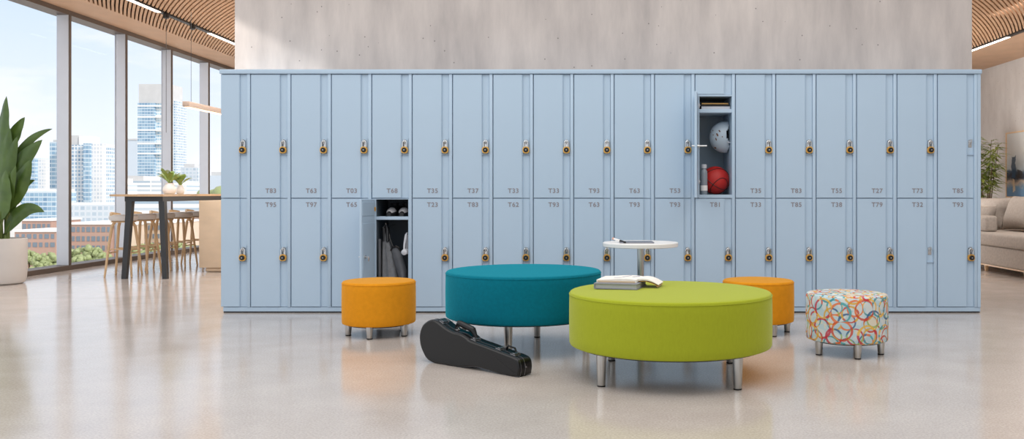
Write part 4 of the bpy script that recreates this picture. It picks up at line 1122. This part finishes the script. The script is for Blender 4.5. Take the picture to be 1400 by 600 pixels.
t, x0, x1, z1 = bldg('mid_block', 'white and blue low block between the two apartment towers', 146, 172, 790, 250, 20, FE)
b = MB(); b.box(x0 + 2, x1 - 2, 793, 806, z1, z1 + 4); b.build('roof', FW, t, smooth=False)
t, x0, x1, z1 = bldg('mid_block', 'long pale row of mid-rise blocks behind the brick building', 84, 168, 600, 280, 14, FGW)
b = MB(); b.box(x0 + 1, x1 - 1, 601, 612, z1, z1 + 1.6); b.build('roof', FW, t, smooth=False)
t, x0, x1, z1 = bldg('mid_block', 'pale banded block seen under the bar table', 172, 300, 560, 275, 18, FE)
b = MB(); b.box(x0 + 1, x1 - 1, 562, 576, z1, z1 + 1.6); b.build('roof', FW, t, smooth=False)
# brick buildings with window children
def brick(label, xa, xb, Y, ty, by, depth, wall, rows, cols, extra=None):
    x0, x1 = (xa - 803) * Y / F, (xb - 803) * Y / F; z1 = CZ - (ty - 263) * Y / F
    t = thing('brick_building', label, 'building', ((x0 + x1) / 2, Y, G))
    b = MB(); b.box(x0, x1, Y, Y + depth, G, z1); b.build('wall', wall, t, smooth=False)
    b = MB(); b.box(x0 - .3, x1 + .3, Y - .3, Y + depth + .3, z1, z1 + .5); b.build('roof', FW, t, smooth=False)
    zb = CZ - (by - 263) * Y / F; hh = (z1 - zb) / rows; ww = (x1 - x0) / cols
    for r_ in range(rows):
        for c_ in range(cols):
            wx = x0 + ww * (c_ + .5); wz = zb + hh * (r_ + .48); k = .26 + .1 * ((c_ + r_) % 3 == 0)
            b = MB(); b.box(wx - ww * k, wx + ww * k, Y - .12, Y + .1, wz - hh * .27, wz + hh * .27); b.build('window', WINM, t, smooth=False)
    return t, x0, x1, z1
brick('three storey brick building with white roof seen through the second window', 90, 152, 225, 307, 345, 26, FR, 3, 9)
brick('tan rendered wing beside the red brick building, left of the near stool', 159.5, 176, 226, 308, 345, 8, FT, 3, 3)
brick('upper brick terrace with white roof right of the planter', 30, 70, 240, 302, 318, 14, FR, 1, 6)
brick('lower brick terrace with long white roof right of the planter', 20, 76, 222, 317, 340, 14, FR, 2, 7)
brick('low tan building seen between the stool legs', 189, 232, 237, 305, 340, 20, FT, 3, 7)
brick('low grey-pink building behind the farther stools', 236, 300, 262, 298, 335, 20, FR, 3, 7)
# street trees
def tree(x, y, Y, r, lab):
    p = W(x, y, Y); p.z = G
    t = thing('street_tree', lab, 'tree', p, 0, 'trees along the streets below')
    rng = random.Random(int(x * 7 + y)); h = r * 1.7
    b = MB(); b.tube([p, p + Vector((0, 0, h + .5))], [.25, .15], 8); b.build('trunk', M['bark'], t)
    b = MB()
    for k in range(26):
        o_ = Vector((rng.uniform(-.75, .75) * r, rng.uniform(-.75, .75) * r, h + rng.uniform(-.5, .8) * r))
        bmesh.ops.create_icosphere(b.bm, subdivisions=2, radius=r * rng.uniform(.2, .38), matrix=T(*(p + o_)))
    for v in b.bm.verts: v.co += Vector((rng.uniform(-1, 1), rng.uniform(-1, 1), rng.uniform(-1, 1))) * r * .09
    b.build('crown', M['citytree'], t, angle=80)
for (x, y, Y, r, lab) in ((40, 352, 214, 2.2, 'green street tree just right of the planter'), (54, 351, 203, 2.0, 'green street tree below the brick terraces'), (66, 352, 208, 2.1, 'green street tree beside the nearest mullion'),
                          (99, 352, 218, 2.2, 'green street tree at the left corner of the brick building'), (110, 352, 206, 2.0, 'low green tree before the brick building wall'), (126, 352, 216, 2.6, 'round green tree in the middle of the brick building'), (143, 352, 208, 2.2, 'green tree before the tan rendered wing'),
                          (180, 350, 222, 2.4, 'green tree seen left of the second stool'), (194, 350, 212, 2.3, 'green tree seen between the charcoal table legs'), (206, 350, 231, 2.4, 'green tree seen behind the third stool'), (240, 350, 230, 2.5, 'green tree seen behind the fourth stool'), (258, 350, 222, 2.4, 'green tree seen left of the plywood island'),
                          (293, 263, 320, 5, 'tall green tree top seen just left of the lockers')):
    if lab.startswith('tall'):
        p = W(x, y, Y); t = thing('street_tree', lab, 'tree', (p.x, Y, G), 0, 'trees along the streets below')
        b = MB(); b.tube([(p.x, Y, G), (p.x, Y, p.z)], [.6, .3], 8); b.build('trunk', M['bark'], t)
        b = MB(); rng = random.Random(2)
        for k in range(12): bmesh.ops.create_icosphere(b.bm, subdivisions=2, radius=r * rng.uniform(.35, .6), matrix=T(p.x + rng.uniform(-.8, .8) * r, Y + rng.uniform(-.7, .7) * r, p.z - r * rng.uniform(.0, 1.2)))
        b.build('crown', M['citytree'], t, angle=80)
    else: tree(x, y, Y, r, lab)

# ------------------------------------------------------------------ light
wd = bpy.data.worlds.new('sky'); scene.world = wd; wd.use_nodes = True
nt = wd.node_tree; bg = nt.nodes['Background']
tc = N(nt, 'ShaderNodeTexCoord'); sx_ = N(nt, 'ShaderNodeSeparateXYZ'); nt.links.new(tc.outputs['Generated'], sx_.inputs[0])
ramp = N(nt, 'ShaderNodeValToRGB'); e = ramp.color_ramp.elements
e[0].position = 0; e[0].color = lin((248, 250, 252)); e[1].position = 1; e[1].color = lin((246, 243, 239))
q_ = e.new(.07); q_.color = lin((236, 244, 252)); q_ = e.new(.25); q_.color = lin((196, 220, 247)); q_ = e.new(.5); q_.color = lin((246, 243, 239))
nt.links.new(sx_.outputs[2], ramp.inputs['Fac'])
mp = N(nt, 'ShaderNodeMapping'); mp.inputs['Scale'].default_value = (3.2, 3.2, 9); nt.links.new(tc.outputs['Generated'], mp.inputs['Vector'])
cn = N(nt, 'ShaderNodeTexNoise'); cn.inputs['Scale'].default_value = 1.6; cn.inputs['Detail'].default_value = 7; cn.inputs['Roughness'].default_value = .55; nt.links.new(mp.outputs[0], cn.inputs['Vector'])
cr = N(nt, 'ShaderNodeMapRange'); cr.inputs['From Min'].default_value = .45; cr.inputs['From Max'].default_value = .64; nt.links.new(cn.outputs['Fac'], cr.inputs['Value'])
nt.links.new(mix_c(nt, cr.outputs[0], ramp.outputs['Color'], lin((250, 251, 253))), bg.inputs['Color'])
bg.inputs['Strength'].default_value = 1.14

def area(name, loc, rot, sx, sy, power, colr=(1, .97, .93)):
    l = bpy.data.lights.new(name, 'AREA'); l.shape = 'RECTANGLE'; l.size = sx; l.size_y = sy; l.energy = power; l.color = colr
    o = bpy.data.objects.new(name, l); col.objects.link(o); o.location = loc; o.rotation_euler = rot
    return o
area('overhead_fill', (-.2, 3.9, 3.6), (math.radians(6), 0, 0), 8, 3.0, 104, (1, .975, .95))  # added area light without a fixture, brightens lockers, ottomans and floor
area('overhead_fill', (4.6, 9.0, 3.0), (0, math.radians(-12), 0), 1.6, 3.4, 75)  # added fill without a fixture for the sofa corner
area('overhead_fill', (-4.0, 9.5, 3.0), (0, 0, 0), 1.2, 3.0, 85)  # added fill without a fixture for the bar table side
def aimed(name, loc, to, sx, sy, power, colr=(1, .95, .9)):
    d = Vector(to) - Vector(loc)
    return area(name, loc, d.to_track_quat('-Z', 'Y').to_euler(), sx, sy, power, colr)
aimed('hidden_fill', (-2.4, 12.5, .4), (-4.9, 12.2, 3.0), 1.0, 4.0, 215)  # added fill hidden behind the concrete wall, brightens the window side ceiling
aimed('hidden_fill', (3.4, 12.3, .4), (6.3, 12.3, 2.2), 1.0, 4.0, 210, (1, .97, .95))  # added fill hidden behind the concrete wall, brightens the sofa side
sl_ = bpy.data.lights.new('sun', 'SUN'); sl_.energy = 2.6; sl_.angle = math.radians(3); sl_.color = (1, .97, .93)
so_ = bpy.data.objects.new('sun', sl_); col.objects.link(so_); so_.rotation_euler = Vector((-.75, .38, -.55)).to_track_quat('-Z', 'Y').to_euler()
sd = bpy.data.lights.new('wall_patch_spot', 'SPOT'); sd.energy = 640; sd.spot_size = math.radians(36); sd.spot_blend = .3; sd.shadow_soft_size = .03; sd.color = (1, .97, .92)  # added unseen spot, makes the bright patch on the concrete wall
so = bpy.data.objects.new('wall_patch_spot', sd); col.objects.link(so); so.location = (-4.2, 6.98, 2.95)
so.rotation_euler = Vector((math.cos(math.radians(41)), .21, -math.sin(math.radians(41)))).to_track_quat('-Z', 'Y').to_euler()

vs = scene.view_settings
vs.view_transform = 'Standard'; vs.look = 'None'; vs.exposure = 0.0; vs.gamma = 1; vs.use_curve_mapping = False
scene.cycles.use_denoising = True
scene.cycles.max_bounces = 8
scene.cycles.sample_clamp_indirect = 6
